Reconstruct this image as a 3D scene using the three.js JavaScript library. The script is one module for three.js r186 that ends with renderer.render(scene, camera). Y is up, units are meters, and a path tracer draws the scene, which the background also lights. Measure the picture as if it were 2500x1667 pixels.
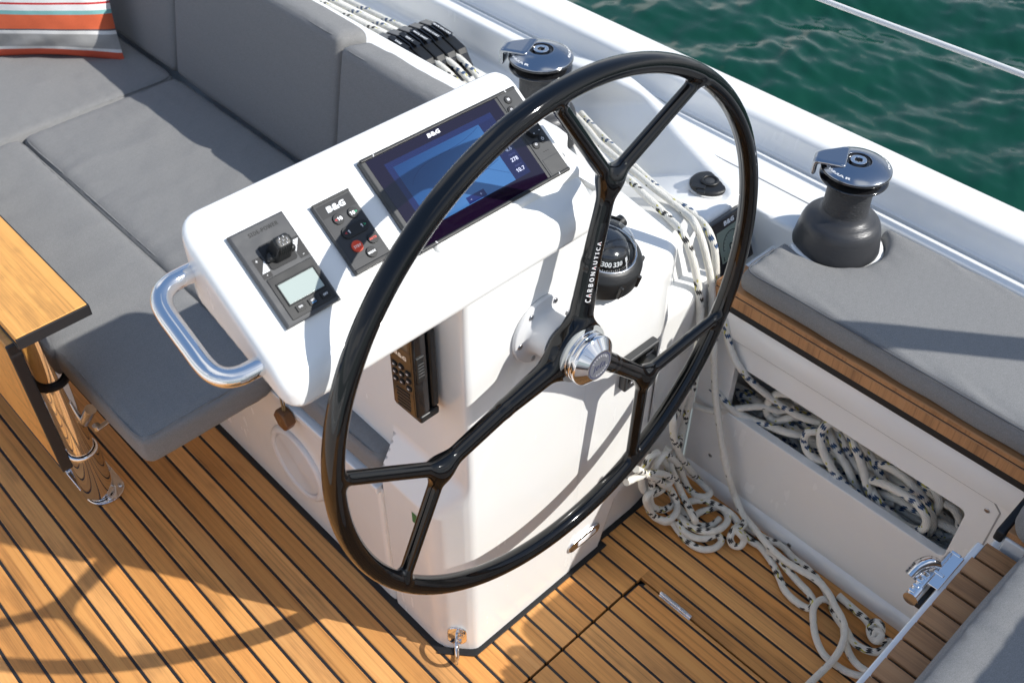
import * as THREE from 'three';
import { mergeGeometries, mergeVertices, toCreasedNormals } from 'three/addons/utils/BufferGeometryUtils.js';
import { RoundedBoxGeometry } from 'three/addons/geometries/RoundedBoxGeometry.js';

// ---------------------------------------------------------------- camera, sky, sun, exposure
// x = starboard, y = up, z = aft; metres; the cockpit sole is y = 0
const scene = new THREE.Scene();
const camera = new THREE.PerspectiveCamera(36.624, 1.5, 0.05, 400);
camera.position.set(0, 1.95, 0);
camera.quaternion.setFromRotationMatrix(new THREE.Matrix4().makeBasis(
  new THREE.Vector3(0.72240475, 0.00753519, 0.69142939),
  new THREE.Vector3(0.47486136, 0.72145246, -0.50399706),
  new THREE.Vector3(-0.50263115, 0.69242297, 0.51760251)));
camera.focus = 1.78;
camera.userData.fStop = 6.3;
const renderer = new THREE.WebGLRenderer({ antialias: true });
renderer.toneMapping = THREE.LinearToneMapping;
renderer.toneMappingExposure = 1.23;
renderer.shadowMap.enabled = true;
const SUN = new THREE.Vector3(0.4047, 0.6455, 0.6477).normalize();
const sun = new THREE.DirectionalLight(new THREE.Color().setRGB(1, 0.97, 0.915), 4.05);
sun.name = 'sun';
sun.target.position.set(0.9, 0.4, -1); sun.position.copy(sun.target.position).addScaledVector(SUN, 12);
sun.castShadow = true; sun.shadow.mapSize.set(4096, 4096);
Object.assign(sun.shadow.camera, { left: -5, right: 5, top: 5, bottom: -5, near: 0.5, far: 30 });
scene.add(sun, sun.target);

// ---------------------------------------------------------------- noise
const fract = (x) => x - Math.floor(x);
function hash3(x, y, z) {
  let h = Math.imul(x | 0, 374761393) ^ Math.imul(y | 0, 668265263) ^ Math.imul(z | 0, 2147483647 ^ 0x5bd1e995);
  h = Math.imul(h ^ (h >>> 13), 1274126177); h ^= h >>> 16; h = Math.imul(h, 0x85ebca6b); h ^= h >>> 13;
  return (h >>> 0) / 4294967296;
}
function vnoise(x, y, z = 0) {
  const xi = Math.floor(x), yi = Math.floor(y), zi = Math.floor(z), s = (t) => t * t * t * (t * (6 * t - 15) + 10);
  const u = s(x - xi), v = s(y - yi), w = s(z - zi), L = (a, b, t) => a + (b - a) * t;
  const g = (a, b, c) => hash3(xi + a, yi + b, zi + c);
  return L(L(L(g(0, 0, 0), g(1, 0, 0), u), L(g(0, 1, 0), g(1, 1, 0), u), v), L(L(g(0, 0, 1), g(1, 0, 1), u), L(g(0, 1, 1), g(1, 1, 1), u), v), w);
}
function fbm(x, y, z = 0, o = 4) { let a = 0.5, s = 0, n = 0; for (let i = 0; i < o; i++) { s += a * vnoise(x, y, z); n += a; a *= 0.5; x = x * 2.03 + 11.3; y = y * 2.03 + 5.7; z = z * 2.03 + 3.1; } return s / n; }
let seed = 12345;
const rnd = () => { seed = (Math.imul(seed, 1664525) + 1013904223) >>> 0; return seed / 4294967296; };
const clamp = (x, a = 0, b = 1) => Math.min(b, Math.max(a, x));
const mix = (a, b, t) => a + (b - a) * t;
const sstep = (a, b, x) => { const t = clamp((x - a) / (b - a)); return t * t * (3 - 2 * t); };

// ---------------------------------------------------------------- sky: blue air with scattered fair-weather cloud
{
  const W = 1024, H = 512, d = new Float32Array(W * H * 4);
  for (let j = 0; j < H; j++) for (let i = 0; i < W; i++) {
    const el = ((j + 0.5) / H - 0.5) * Math.PI, az = ((i + 0.5) / W - 0.5) * 2 * Math.PI;
    const x = Math.cos(el) * Math.cos(az), y = Math.sin(el), z = Math.cos(el) * Math.sin(az);
    const t = Math.pow(clamp(1 - Math.max(y, 0)), 3.0);
    let r = mix(0.155, 0.88, t), g = mix(0.275, 0.93, t), b = mix(0.51, 0.98, t);
    const m = x * SUN.x + y * SUN.y + z * SUN.z, halo = 0.35 * Math.pow(clamp(m), 24) + 0.14 * Math.pow(clamp(m), 5);
    r += halo; g += halo * 0.95; b += halo * 0.85;
    if (y > -0.02) {
      const k = 1.0 / (Math.max(y, 0) + 0.22);
      const n = fbm(x * k * 1.6 + 7.1, z * k * 1.6 + 2.4, 4.2, 6);
      const c = sstep(0.50, 0.66, n) * 0.85, br = 1.02 + 0.32 * (n - 0.5);
      r = mix(r, 1.02 * br, c); g = mix(g, 1.04 * br, c); b = mix(b, 1.07 * br, c);
    } else { r *= 0.5; g *= 0.56; b *= 0.56; }
    const o = (j * W + i) * 4, S = 0.85; d[o] = r * S; d[o + 1] = g * S; d[o + 2] = b * S; d[o + 3] = 1;
  }
  const sky = new THREE.DataTexture(d, W, H, THREE.RGBAFormat, THREE.FloatType);
  sky.mapping = THREE.EquirectangularReflectionMapping; sky.magFilter = THREE.LinearFilter; sky.needsUpdate = true;
  scene.background = sky; scene.environment = sky;
}

// ---------------------------------------------------------------- naming
const taken = {};
function numbered(n) { const k = taken[n] = (taken[n] ?? -1) + 1; return k ? `${n}_${String(k).padStart(3, '0')}` : n; }
function shade(o) { o.castShadow = o.receiveShadow = true; return o; }
function thing(name, label, category, group, at = [0, 0, 0]) {
  const o = new THREE.Group(); o.name = numbered(name); o.position.set(...at); scene.add(o);
  o.userData = { label, category }; if (group) o.userData.group = group; return o;
}
function single(name, geo, m, label, category, group) {
  const o = shade(new THREE.Mesh(geo, m)); o.name = numbered(name); scene.add(o);
  o.userData = { label, category }; if (group) o.userData.group = group; return o;
}
function part(parent, name, geo, m, label) { const o = shade(new THREE.Mesh(geo, m)); o.name = name; parent.add(o); if (label) o.userData.label = label; return o; }
function structure(name, geo, m, label) {
  const o = geo ? shade(new THREE.Mesh(geo, m)) : new THREE.Group(); o.name = numbered(name); scene.add(o);
  o.userData = { kind: 'structure', label, category: name.split('_').pop() }; return o;
}

// ---------------------------------------------------------------- textures
function dataTex(w, h, f, srgb, repeat = true) {
  const d = new Uint8Array(w * h * 4);
  for (let j = 0; j < h; j++) for (let i = 0; i < w; i++) { const c = f(i / w, j / h, i, j), o = (j * w + i) * 4; d[o] = clamp(c[0]) * 255; d[o + 1] = clamp(c[1]) * 255; d[o + 2] = clamp(c[2]) * 255; d[o + 3] = 255; }
  const t = new THREE.DataTexture(d, w, h); t.magFilter = THREE.LinearFilter; t.minFilter = THREE.LinearMipmapLinearFilter; t.generateMipmaps = true;
  if (repeat) t.wrapS = t.wrapT = THREE.RepeatWrapping;
  if (srgb) t.colorSpace = THREE.SRGBColorSpace; t.needsUpdate = true; return t;
}
const enc = (x) => x <= 0.0031308 ? 12.92 * x : 1.055 * Math.pow(x, 1 / 2.4) - 0.055;
// periodic noise on a torus-like domain: blend of shifted copies
const per = (f, u, v) => { const a = f(u, v), b = f(u - 1, v), c = f(u, v - 1), e = f(u - 1, v - 1), s = sstep(0.8, 1, u), t = sstep(0.8, 1, v); return mix(mix(a, b, s), mix(c, e, s), t); };
// teak: long fibres along v, fine pores, a few darker growth lines. 1 tile = 0.25 m across, 1.6 m along
const teakH = (u, v) => {
  const w = 0.018 * (fbm(u * 3, v * 3, 1.5, 2) - 0.5);
  const growth = fbm((u + w) * 34, v * 1.3, 2.2, 3), fine = vnoise((u + w * 0.5) * 210, v * 26, 5), pore = vnoise((u + w) * 330, v * 60, 9);
  return 0.50 + 0.55 * (growth - 0.5) + 0.22 * (fine - 0.5) - (pore > 0.80 ? 0.20 * (pore - 0.80) * 5 : 0);
};
const teakMap = dataTex(512, 1024, (u, v) => {
  const h = per(teakH, u, v), stain = per((a, b) => fbm(a * 5, b * 8, 7, 4), u, v);
  const ln = per((a, b) => { const q = vnoise(a * 58 + 0.6 * fbm(a * 3, b * 2, 4, 2), b * 0.9, 12); return sstep(0.80, 0.93, q); }, u, v);
  const k = 0.55 + 0.90 * clamp(h, 0, 1.1) - 0.22 * sstep(0.56, 0.76, stain) - 0.20 * ln;
  return [enc(clamp(0.96 * k)), enc(clamp(0.925 * k * (0.97 + 0.05 * h))), enc(clamp(0.85 * k))];
}, true);
const teakBump = dataTex(512, 1024, (u, v) => { const h = per(teakH, u, v); return [h, h, h]; });
// woven cloth: 1 tile = 0.05 m
const weave = (u, v) => { const N = 44, a = u * N, b = v * N, over = (Math.floor(a) + Math.floor(b)) % 2, s = Math.sin(Math.PI * fract(a)), t = Math.sin(Math.PI * fract(b)); return over ? 0.45 * s + 0.55 * Math.pow(t, 0.6) : 0.55 * Math.pow(s, 0.6) + 0.45 * t; };
const clothMap = dataTex(512, 512, (u, v, i, j) => { const n = hash3(Math.floor(u * 88), Math.floor(v * 88), 3), k = 0.89 + 0.20 * (n - 0.5) + 0.10 * (weave(u, v) - 0.5); return [k, k, k]; }, true);
const clothBump = dataTex(512, 512, (u, v) => { const k = 0.7 * weave(u, v) + 0.3 * hash3(Math.floor(u * 128), Math.floor(v * 128), 8); return [k, k, k]; });
// moulded plastic grain: 1 tile = 0.03 m
const grain = dataTex(256, 256, (u, v) => { const k = per((a, b) => fbm(a * 60, b * 60, 2, 3), u, v); return [k, k, k]; });
// large, faint handling marks for gelcoat gloss: 1 tile = 1 m
const gelRough = dataTex(512, 512, (u, v) => { const n = per((a, b) => fbm(a * 9, b * 9, 4, 5), u, v), m = per((a, b) => vnoise(a * 120, b * 14, 3), u, v), k = 0.22 + 0.16 * (n - 0.45) + 0.05 * (m - 0.5); return [k, k, k]; });
const gelMap = dataTex(512, 512, (u, v) => { const n = per((a, b) => fbm(a * 7, b * 7, 9, 5), u, v), k = 0.985 + 0.03 * (n - 0.5); return [k, k, k * 0.995]; }, true);
function rope(tr, kind) { // braid: two crossing strand families, 1 tile = one turn x 0.071 m
  const N = 12, cell = (u, v) => { const a = N * (u + v), b = N * (u - v), ia = Math.floor(a), ib = Math.floor(b); return [a, b, ((ia % N) + N) % N, ((ib % N) + N) % N]; };
  const top = (ia, ib) => (((ia - ib) % 4) + 4) % 4 < 2;
  const map = dataTex(192, 384, (u, v) => {
    const [a, b, ia, ib] = cell(u, v), S = top(ia, ib), fa = fract(a), fb = fract(b), edge = S ? Math.abs(fa - 0.5) : Math.abs(fb - 0.5);
    let c = [0.80, 0.775, 0.70]; const n = hash3(ia + 17, ib + 31, S ? 1 : 2);
    let k = 0.94 + 0.08 * n - 0.22 * sstep(0.36, 0.5, edge);
    if (kind !== 'fleck' && S && (ia === 0 || ia === 1 || ia === 2) && edge < 0.46) { c = tr; k = 0.8 + 0.4 * n; }
    else if (kind !== 'fleck' && !S && ib === 3 && n > 0.6) c = [0.55, 0.50, 0.10];
    if (kind === 'fleck' && S && (ia === 0 || ia === 5) && n > 0.5 && edge < 0.4) { c = n > 0.85 ? [0.55, 0.5, 0.1] : n > 0.66 ? [0.02, 0.08, 0.2] : [0.03, 0.05, 0.05]; }
    return [enc(clamp(c[0] * k)), enc(clamp(c[1] * k)), enc(clamp(c[2] * k))];
  }, true);
  return map;
}
const ropeBump = dataTex(192, 384, (u, v) => { const N = 12, a = N * (u + v), b = N * (u - v), ia = Math.floor(a), ib = Math.floor(b), S = (((ia - ib) % 4) + 4) % 4 < 2, x = S ? fract(a) : fract(b), k = Math.pow(Math.sin(Math.PI * x), 0.7); return [k, k, k]; });
function canvasTex(w, h, draw, srgb = true) { const c = document.createElement('canvas'); c.width = w; c.height = h; const g = c.getContext('2d'); draw(g, w, h); const t = new THREE.CanvasTexture(c); if (srgb) t.colorSpace = THREE.SRGBColorSpace; t.anisotropy = 8; return t; }

// ---------------------------------------------------------------- materials
const lin = (r, g, b) => new THREE.Color().setRGB(r, g, b);
const std = (c, roughness, o = {}) => new THREE.MeshStandardMaterial({ color: c, roughness, ...o });
const phy = (c, roughness, o = {}) => new THREE.MeshPhysicalMaterial({ color: c, roughness, ...o });
const M = {
  gel: phy(lin(0.88, 0.876, 0.862), 1, { map: gelMap, roughnessMap: gelRough, clearcoat: 0.35, clearcoatRoughness: 0.08 }),
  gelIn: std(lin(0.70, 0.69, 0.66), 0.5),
  wheel: phy(lin(0.0025, 0.0026, 0.003), 0.05),
  chrome: std(lin(0.80, 0.80, 0.81), 0.045, { metalness: 1 }),
  satin: std(lin(0.62, 0.63, 0.65), 0.22, { metalness: 1 }),
  steelDull: std(lin(0.42, 0.42, 0.43), 0.3, { metalness: 1 }),
  black: std(lin(0.012, 0.0125, 0.013), 0.42, { bumpMap: grain, bumpScale: 0.0003 }),
  blackGloss: phy(lin(0.010, 0.010, 0.011), 0.12, { clearcoat: 0.6, clearcoatRoughness: 0.05 }),
  grey: std(lin(0.045, 0.046, 0.047), 0.45, { bumpMap: grain, bumpScale: 0.0004 }),
  winch: std(lin(0.045, 0.046, 0.05), 0.38, { bumpMap: grain, bumpScale: 0.0003, metalness: 0.25 }),
  drum: std(lin(0.05, 0.051, 0.054), 0.55, { bumpMap: grain, bumpScale: 0.0012, metalness: 0.3 }),
  rubber: std(lin(0.008, 0.0085, 0.010), 0.6),
  caulk: std(lin(0.012, 0.013, 0.016), 0.55),
  cloth: std(lin(0.300, 0.298, 0.294), 0.95, { map: clothMap, bumpMap: clothBump, bumpScale: 0.0006 }),
  piping: std(lin(0.10, 0.105, 0.115), 0.9),
  leather: std(lin(0.16, 0.065, 0.018), 0.5),
  cord: std(lin(0.30, 0.18, 0.07), 0.8),
  ropeBlack: std(lin(1, 1, 1), 0.85, { map: rope([0.012, 0.012, 0.014], 'black'), bumpMap: ropeBump, bumpScale: 0.0009 }),
  ropeBlue: std(lin(1, 1, 1), 0.85, { map: rope([0.012, 0.055, 0.15], 'blue'), bumpMap: ropeBump, bumpScale: 0.0009 }),
  ropeFleck: std(lin(1, 1, 1), 0.85, { map: rope([0, 0, 0], 'fleck'), bumpMap: ropeBump, bumpScale: 0.0009 }),
  white: std(lin(0.78, 0.78, 0.78), 0.5),
  lens: phy(lin(0.9, 0.9, 0.9), 0.08, { clearcoat: 1 }),
  plasticW: std(lin(0.72, 0.72, 0.72), 0.35),
};
const TEAK = [[0.70, 0.34, 0.105], [0.78, 0.40, 0.14], [0.60, 0.285, 0.085], [0.74, 0.34, 0.098], [0.67, 0.34, 0.12], [0.75, 0.365, 0.115], [0.63, 0.31, 0.10]].map(c => std(lin(...c), 0.62, { map: teakMap, bumpMap: teakBump, bumpScale: 0.0006 }));
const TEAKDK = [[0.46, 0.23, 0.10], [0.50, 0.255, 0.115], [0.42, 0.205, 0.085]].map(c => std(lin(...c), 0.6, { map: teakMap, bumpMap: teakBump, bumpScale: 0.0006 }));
const TEAKTABLE = phy(lin(0.80, 0.40, 0.105), 0.5, { map: teakMap, bumpMap: teakBump, bumpScale: 0.0003, clearcoat: 0.2, clearcoatRoughness: 0.25 });
// ---------------------------------------------------------------- geometry helpers
const V3 = (x, y, z) => new THREE.Vector3(x, y, z);
function boxUV(g) { // uv in metres from the dominant direction of the normal
  const p = g.attributes.position, n = g.attributes.normal, uv = new Float32Array(p.count * 2);
  for (let i = 0; i < p.count; i++) {
    const ax = Math.abs(n.getX(i)), ay = Math.abs(n.getY(i)), az = Math.abs(n.getZ(i));
    const [a, b] = ay >= ax && ay >= az ? [p.getX(i), p.getZ(i)] : ax >= az ? [p.getZ(i), p.getY(i)] : [p.getX(i), p.getY(i)];
    uv[2 * i] = a; uv[2 * i + 1] = b;
  }
  g.setAttribute('uv', new THREE.BufferAttribute(uv, 2)); return g;
}
function uvScale(g, s, t = s, du = 0, dv = 0) { const a = g.attributes.uv; for (let i = 0; i < a.count; i++) a.setXY(i, a.getX(i) * s + du, a.getY(i) * t + dv); return g; }
const cm = (g, m) => { g.applyMatrix4(m); return g; };
const mv = (g, x, y, z) => g.translate(x, y, z);
const T = (x, y, z, rx = 0, ry = 0, rz = 0) => new THREE.Matrix4().compose(V3(x, y, z), new THREE.Quaternion().setFromEuler(new THREE.Euler(rx, ry, rz)), V3(1, 1, 1));
function rbox(w, h, d, r = 0.002, s = 2) { return boxUV(new RoundedBoxGeometry(w, h, d, s, Math.min(r, w / 2.01, h / 2.01, d / 2.01))); }
function bb(x0, x1, y0, y1, z0, z1, r = 0.002, s = 2) { return boxUV(mv(new RoundedBoxGeometry(x1 - x0, y1 - y0, z1 - z0, s, Math.min(r, (x1 - x0) / 2.01, (y1 - y0) / 2.01, (z1 - z0) / 2.01)), (x0 + x1) / 2, (y0 + y1) / 2, (z0 + z1) / 2)); }
function cyl(r0, r1, h, n = 32) { return new THREE.CylinderGeometry(r0, r1, h, n); }
const lathe = (pts, n = 64) => new THREE.LatheGeometry(pts.map(([x, y]) => new THREE.Vector2(x, y)), n);
function merge(gs) { return mergeGeometries(gs.map(g => { const q = g.index ? g.toNonIndexed() : g; for (const k of Object.keys(q.attributes)) if (!['position', 'normal', 'uv'].includes(k)) q.deleteAttribute(k); return q; })); }
function rrect(w, h, r, cx = 0, cy = 0) { const s = new THREE.Shape(), x = cx - w / 2, y = cy - h / 2; s.moveTo(x + r, y); s.lineTo(x + w - r, y); s.absarc(x + w - r, y + r, r, -Math.PI / 2, 0); s.lineTo(x + w, y + h - r); s.absarc(x + w - r, y + h - r, r, 0, Math.PI / 2); s.lineTo(x + r, y + h); s.absarc(x + r, y + h - r, r, Math.PI / 2, Math.PI); s.lineTo(x, y + r); s.absarc(x + r, y + r, r, Math.PI, 1.5 * Math.PI); return s; }
function ext(shape, depth, bevel = 0, seg = 2) { return new THREE.ExtrudeGeometry(shape, { depth: depth - 2 * bevel, bevelEnabled: bevel > 0, bevelThickness: bevel, bevelSize: bevel, bevelOffset: -bevel, bevelSegments: seg, curveSegments: 16 }).translate(0, 0, bevel); }
// a constant cross-section (x, y) swept along z
function sweepZ(pts, z0, z1, ends = true) {
  const s = new THREE.Shape(pts.map(([x, y]) => new THREE.Vector2(x, y)));
  return boxUV(toCreasedNormals(new THREE.ExtrudeGeometry(s, { depth: z1 - z0, bevelEnabled: false }).translate(0, 0, z0), 0.6));
}
// plank: a bar along z with eased top edges; uv u across, v along, in tiles of the wood
function plank(x0, x1, y0, y1, z0, z1, along = 'z') {
  const b = 0.0015, P = [[x0, y0], [x1, y0], [x1, y1 - b], [x1 - b, y1], [x0 + b, y1], [x0, y1 - b]];
  const g = new THREE.ExtrudeGeometry(new THREE.Shape(P.map(p => new THREE.Vector2(...p))), { depth: z1 - z0, bevelEnabled: false }).translate(0, 0, z0);
  g.computeVertexNormals(); boxUV(g);
  return along === 'z' ? uvScale(g, 4, 1 / 1.6, rnd() * 7, rnd() * 7) : g;
}
// tube along a smooth curve, radius r (number or function of t); uv: u round, v metres along
function tube(pts, r, { n = 12, step = 0.006, closed = false, tension = 0.5, flat = 1, vs = 1 } = {}) {
  const c = new THREE.CatmullRomCurve3(pts.map(p => p.isVector3 ? p : V3(...p)), closed, 'centripetal', tension), len = c.getLength(), N = Math.max(6, Math.ceil(len / step));
  const P = c.getSpacedPoints(N), fr = c.computeFrenetFrames(N, closed), pos = [], nor = [], uv = [], idx = [];
  for (let i = 0; i <= N; i++) for (let j = 0; j <= n; j++) {
    const a = j / n * 2 * Math.PI, R = typeof r === 'function' ? r(i / N) : r, d = fr.normals[i].clone().multiplyScalar(Math.cos(a)).addScaledVector(fr.binormals[i], Math.sin(a) * flat);
    pos.push(P[i].x + d.x * R, P[i].y + d.y * R, P[i].z + d.z * R); d.normalize(); nor.push(d.x, d.y, d.z); uv.push(j / n, i / N * len * vs);
  }
  for (let i = 0; i < N; i++) for (let j = 0; j < n; j++) { const a = i * (n + 1) + j, b = a + n + 1; idx.push(a, a + 1, b, b, a + 1, b + 1); }
  if (!closed) for (const [i, s] of [[0, -1], [N, 1]]) {
    const t = fr.tangents[i].clone().multiplyScalar(s), k = pos.length / 3; pos.push(P[i].x, P[i].y, P[i].z); nor.push(t.x, t.y, t.z); uv.push(0, 0);
    for (let j = 0; j <= n; j++) { const o = (i * (n + 1) + j) * 3; pos.push(pos[o], pos[o + 1], pos[o + 2]); nor.push(t.x, t.y, t.z); uv.push(0, 0); }
    for (let j = 0; j < n; j++) s < 0 ? idx.push(k, k + 2 + j, k + 1 + j) : idx.push(k, k + 1 + j, k + 2 + j);
  }
  const g = new THREE.BufferGeometry(); g.setAttribute('position', new THREE.Float32BufferAttribute(pos, 3)); g.setAttribute('normal', new THREE.Float32BufferAttribute(nor, 3)); g.setAttribute('uv', new THREE.Float32BufferAttribute(uv, 2)); g.setIndex(idx); return g;
}
// ---- solids from a distance function, meshed with surface nets and pulled onto the surface
const smax = (a, b, k) => { const h = Math.max(k - Math.abs(a - b), 0) / k; return Math.max(a, b) + h * h * k * 0.25; };
const smin = (a, b, k) => -smax(-a, -b, k);
const capsule = (x, y, z, a, b, ra, rb) => { const dx = b[0] - a[0], dy = b[1] - a[1], dz = b[2] - a[2], t = clamp(((x - a[0]) * dx + (y - a[1]) * dy + (z - a[2]) * dz) / (dx * dx + dy * dy + dz * dz)); return Math.hypot(x - a[0] - dx * t, y - a[1] - dy * t, z - a[2] - dz * t) - mix(ra, rb, t); };
function solid(f, lo, hi, h, uvs = true) {
  const n = [0, 1, 2].map(k => Math.ceil((hi[k] - lo[k]) / h) + 1), [nx, ny, nz] = n, F = new Float32Array(nx * ny * nz);
  for (let k = 0, o = 0; k < nz; k++) for (let j = 0; j < ny; j++) for (let i = 0; i < nx; i++) F[o++] = f(lo[0] + i * h, lo[1] + j * h, lo[2] + k * h);
  const id = new Int32Array(nx * ny * nz).fill(-1), P = [], idx = [], at = (i, j, k) => i + nx * (j + ny * k);
  for (let k = 0; k < nz - 1; k++) for (let j = 0; j < ny - 1; j++) for (let i = 0; i < nx - 1; i++) {
    const c = []; let m = 0;
    for (let q = 0; q < 8; q++) { const v = F[at(i + (q & 1), j + (q >> 1 & 1), k + (q >> 2))]; c.push(v); if (v < 0) m |= 1 << q; }
    if (m === 0 || m === 255) continue;
    let sx = 0, sy = 0, sz = 0, cnt = 0;
    for (let q = 0; q < 8; q++) for (const b of [1, 2, 4]) if (!(q & b)) { const r = q | b; if ((c[q] < 0) !== (c[r] < 0)) { const t = c[q] / (c[q] - c[r]); sx += (q & 1) + (b === 1 ? t : 0); sy += (q >> 1 & 1) + (b === 2 ? t : 0); sz += (q >> 2) + (b === 4 ? t : 0); cnt++; } }
    id[at(i, j, k)] = P.length / 3; P.push(lo[0] + (i + sx / cnt) * h, lo[1] + (j + sy / cnt) * h, lo[2] + (k + sz / cnt) * h);
  }
  const quad = (a, b, c, d, flip) => { if (a < 0 || b < 0 || c < 0 || d < 0) return; flip ? idx.push(a, c, b, a, d, c) : idx.push(a, b, c, a, c, d); };
  for (let k = 1; k < nz - 1; k++) for (let j = 1; j < ny - 1; j++) for (let i = 1; i < nx - 1; i++) {
    const s = F[at(i, j, k)] < 0;
    if (s !== F[at(i + 1, j, k)] < 0) quad(id[at(i, j - 1, k - 1)], id[at(i, j, k - 1)], id[at(i, j, k)], id[at(i, j - 1, k)], !s);
    if (s !== F[at(i, j + 1, k)] < 0) quad(id[at(i - 1, j, k - 1)], id[at(i - 1, j, k)], id[at(i, j, k)], id[at(i, j, k - 1)], !s);
    if (s !== F[at(i, j, k + 1)] < 0) quad(id[at(i - 1, j - 1, k)], id[at(i, j - 1, k)], id[at(i, j, k)], id[at(i - 1, j, k)], !s);
  }
  const N = new Float32Array(P.length), e = 0.0006;
  for (let v = 0; v < P.length; v += 3) {
    let x = P[v], y = P[v + 1], z = P[v + 2], gx, gy, gz;
    for (let it = 0; it < 4; it++) {
      gx = (f(x + e, y, z) - f(x - e, y, z)) / (2 * e); gy = (f(x, y + e, z) - f(x, y - e, z)) / (2 * e); gz = (f(x, y, z + e) - f(x, y, z - e)) / (2 * e);
      const L = gx * gx + gy * gy + gz * gz || 1; if (it < 3) { const d = clamp(f(x, y, z), -h * 0.6, h * 0.6) / L; x -= d * gx; y -= d * gy; z -= d * gz; }
    }
    const L = Math.hypot(gx, gy, gz) || 1; N[v] = gx / L; N[v + 1] = gy / L; N[v + 2] = gz / L; P[v] = x; P[v + 1] = y; P[v + 2] = z;
  }
  const g = new THREE.BufferGeometry(); g.setAttribute('position', new THREE.Float32BufferAttribute(P, 3)); g.setAttribute('normal', new THREE.BufferAttribute(N, 3)); g.setIndex(idx);
  if (uvs) boxUV(g); return g;
}
// split one surface into named pieces by the middle of each triangle; each piece keeps the smooth normals
function splitGeo(g, pick) {
  const q = g.toNonIndexed(), p = q.attributes.position.array, out = {};
  for (let t = 0; t < p.length / 9; t++) { let x = 0, y = 0, z = 0; for (let k = 0; k < 3; k++) { x += p[t * 9 + k * 3]; y += p[t * 9 + k * 3 + 1]; z += p[t * 9 + k * 3 + 2]; } (out[pick(x / 3, y / 3, z / 3)] ??= []).push(t); }
  return Object.fromEntries(Object.entries(out).map(([k, ts]) => {
    const r = new THREE.BufferGeometry();
    for (const [a, w] of [['position', 3], ['normal', 3], ['uv', 2]]) { if (!q.attributes[a]) continue; const s = q.attributes[a].array, d = new Float32Array(ts.length * 3 * w); ts.forEach((t, i) => d.set(s.subarray(t * 3 * w, (t + 1) * 3 * w), i * 3 * w)); r.setAttribute(a, new THREE.BufferAttribute(d, w)); }
    return [k, mergeVertices(r, 1e-6)];
  }));
}
// polygon distance in a plane (a, b)
function polyD(a, b, P) { let d = 1e9, s = 1; for (let i = 0, j = P.length - 1; i < P.length; j = i++) { const ex = P[j][0] - P[i][0], ey = P[j][1] - P[i][1], wx = a - P[i][0], wy = b - P[i][1], t = clamp((wx * ex + wy * ey) / (ex * ex + ey * ey)); d = Math.min(d, Math.hypot(wx - ex * t, wy - ey * t)); const c1 = b >= P[i][1], c2 = b < P[j][1], c3 = ex * wy > ey * wx; if ((c1 && c2 && c3) || (!c1 && !c2 && !c3)) s = -s; } return s * d; }
// upholstered block: soft edges, slightly crowned faces, shallow wrinkles
function cushionGeo(w, h, d, { r = 0.022, puff = 0.008, wr = 0.0012, seedv = 1, cell = 0.012 } = {}) {
  const nx = Math.ceil(w / cell), ny = Math.max(6, Math.ceil(h / cell * 1.5)), nz = Math.ceil(d / cell);
  let g = new THREE.BoxGeometry(w, h, d, nx, ny, nz); g.deleteAttribute('uv'); g.deleteAttribute('normal'); g = mergeVertices(g, 1e-5);
  const p = g.attributes.position, hw = w / 2 - r, hh = h / 2 - r, hd = d / 2 - r;
  for (let i = 0; i < p.count; i++) {
    let x = p.getX(i), y = p.getY(i), z = p.getZ(i);
    const cx = clamp(x, -hw, hw), cy = clamp(y, -hh, hh), cz = clamp(z, -hd, hd); let dx = x - cx, dy = y - cy, dz = z - cz; const L = Math.hypot(dx, dy, dz);
    if (L > 1e-9) { dx /= L; dy /= L; dz /= L; x = cx + dx * r; y = cy + dy * r; z = cz + dz * r; }
    const u = 2 * x / w, v = 2 * y / h, t = 2 * z / d, q = (s) => 1 - Math.pow(Math.min(1, Math.abs(s)), 4);
    const nz1 = fbm(x * 9 + seedv * 7, z * 9, y * 9, 3) - 0.5, fold = Math.sin(x * 160 + 9 * fbm(x * 5, z * 5, seedv, 2)) * sstep(0.6, 0.95, Math.abs(t)) + Math.sin(z * 150 + 9 * fbm(x * 5, z * 5, seedv + 3, 2)) * sstep(0.6, 0.95, Math.abs(u));
    const a = Math.abs(dy) > 0.7 || Math.abs(y) > hh + r * 0.7 ? 1 : 0;
    y += Math.sign(y) * puff * q(u) * q(t) * sstep(0, 1, Math.abs(v)) + a * Math.sign(y) * (nz1 * wr * 4 + wr * 2.2 * (Math.pow(1 - Math.abs(2 * fbm(x * 2.2 + seedv, z * 3.1, 6, 3) - 1), 6) - 0.3) * vnoise(x * 3, z * 3, seedv + 2) + wr * 0.6 * fold * vnoise(x * 12, z * 12, seedv));
    x += Math.sign(u) * puff * 0.6 * q(v) * q(t) * sstep(0.5, 1, Math.abs(u)); z += Math.sign(t) * puff * 0.6 * q(v) * q(u) * sstep(0.5, 1, Math.abs(t));
    p.setXYZ(i, x, y, z);
  }
  g.computeVertexNormals(); boxUV(g); return uvScale(g, 20);
}
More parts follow.
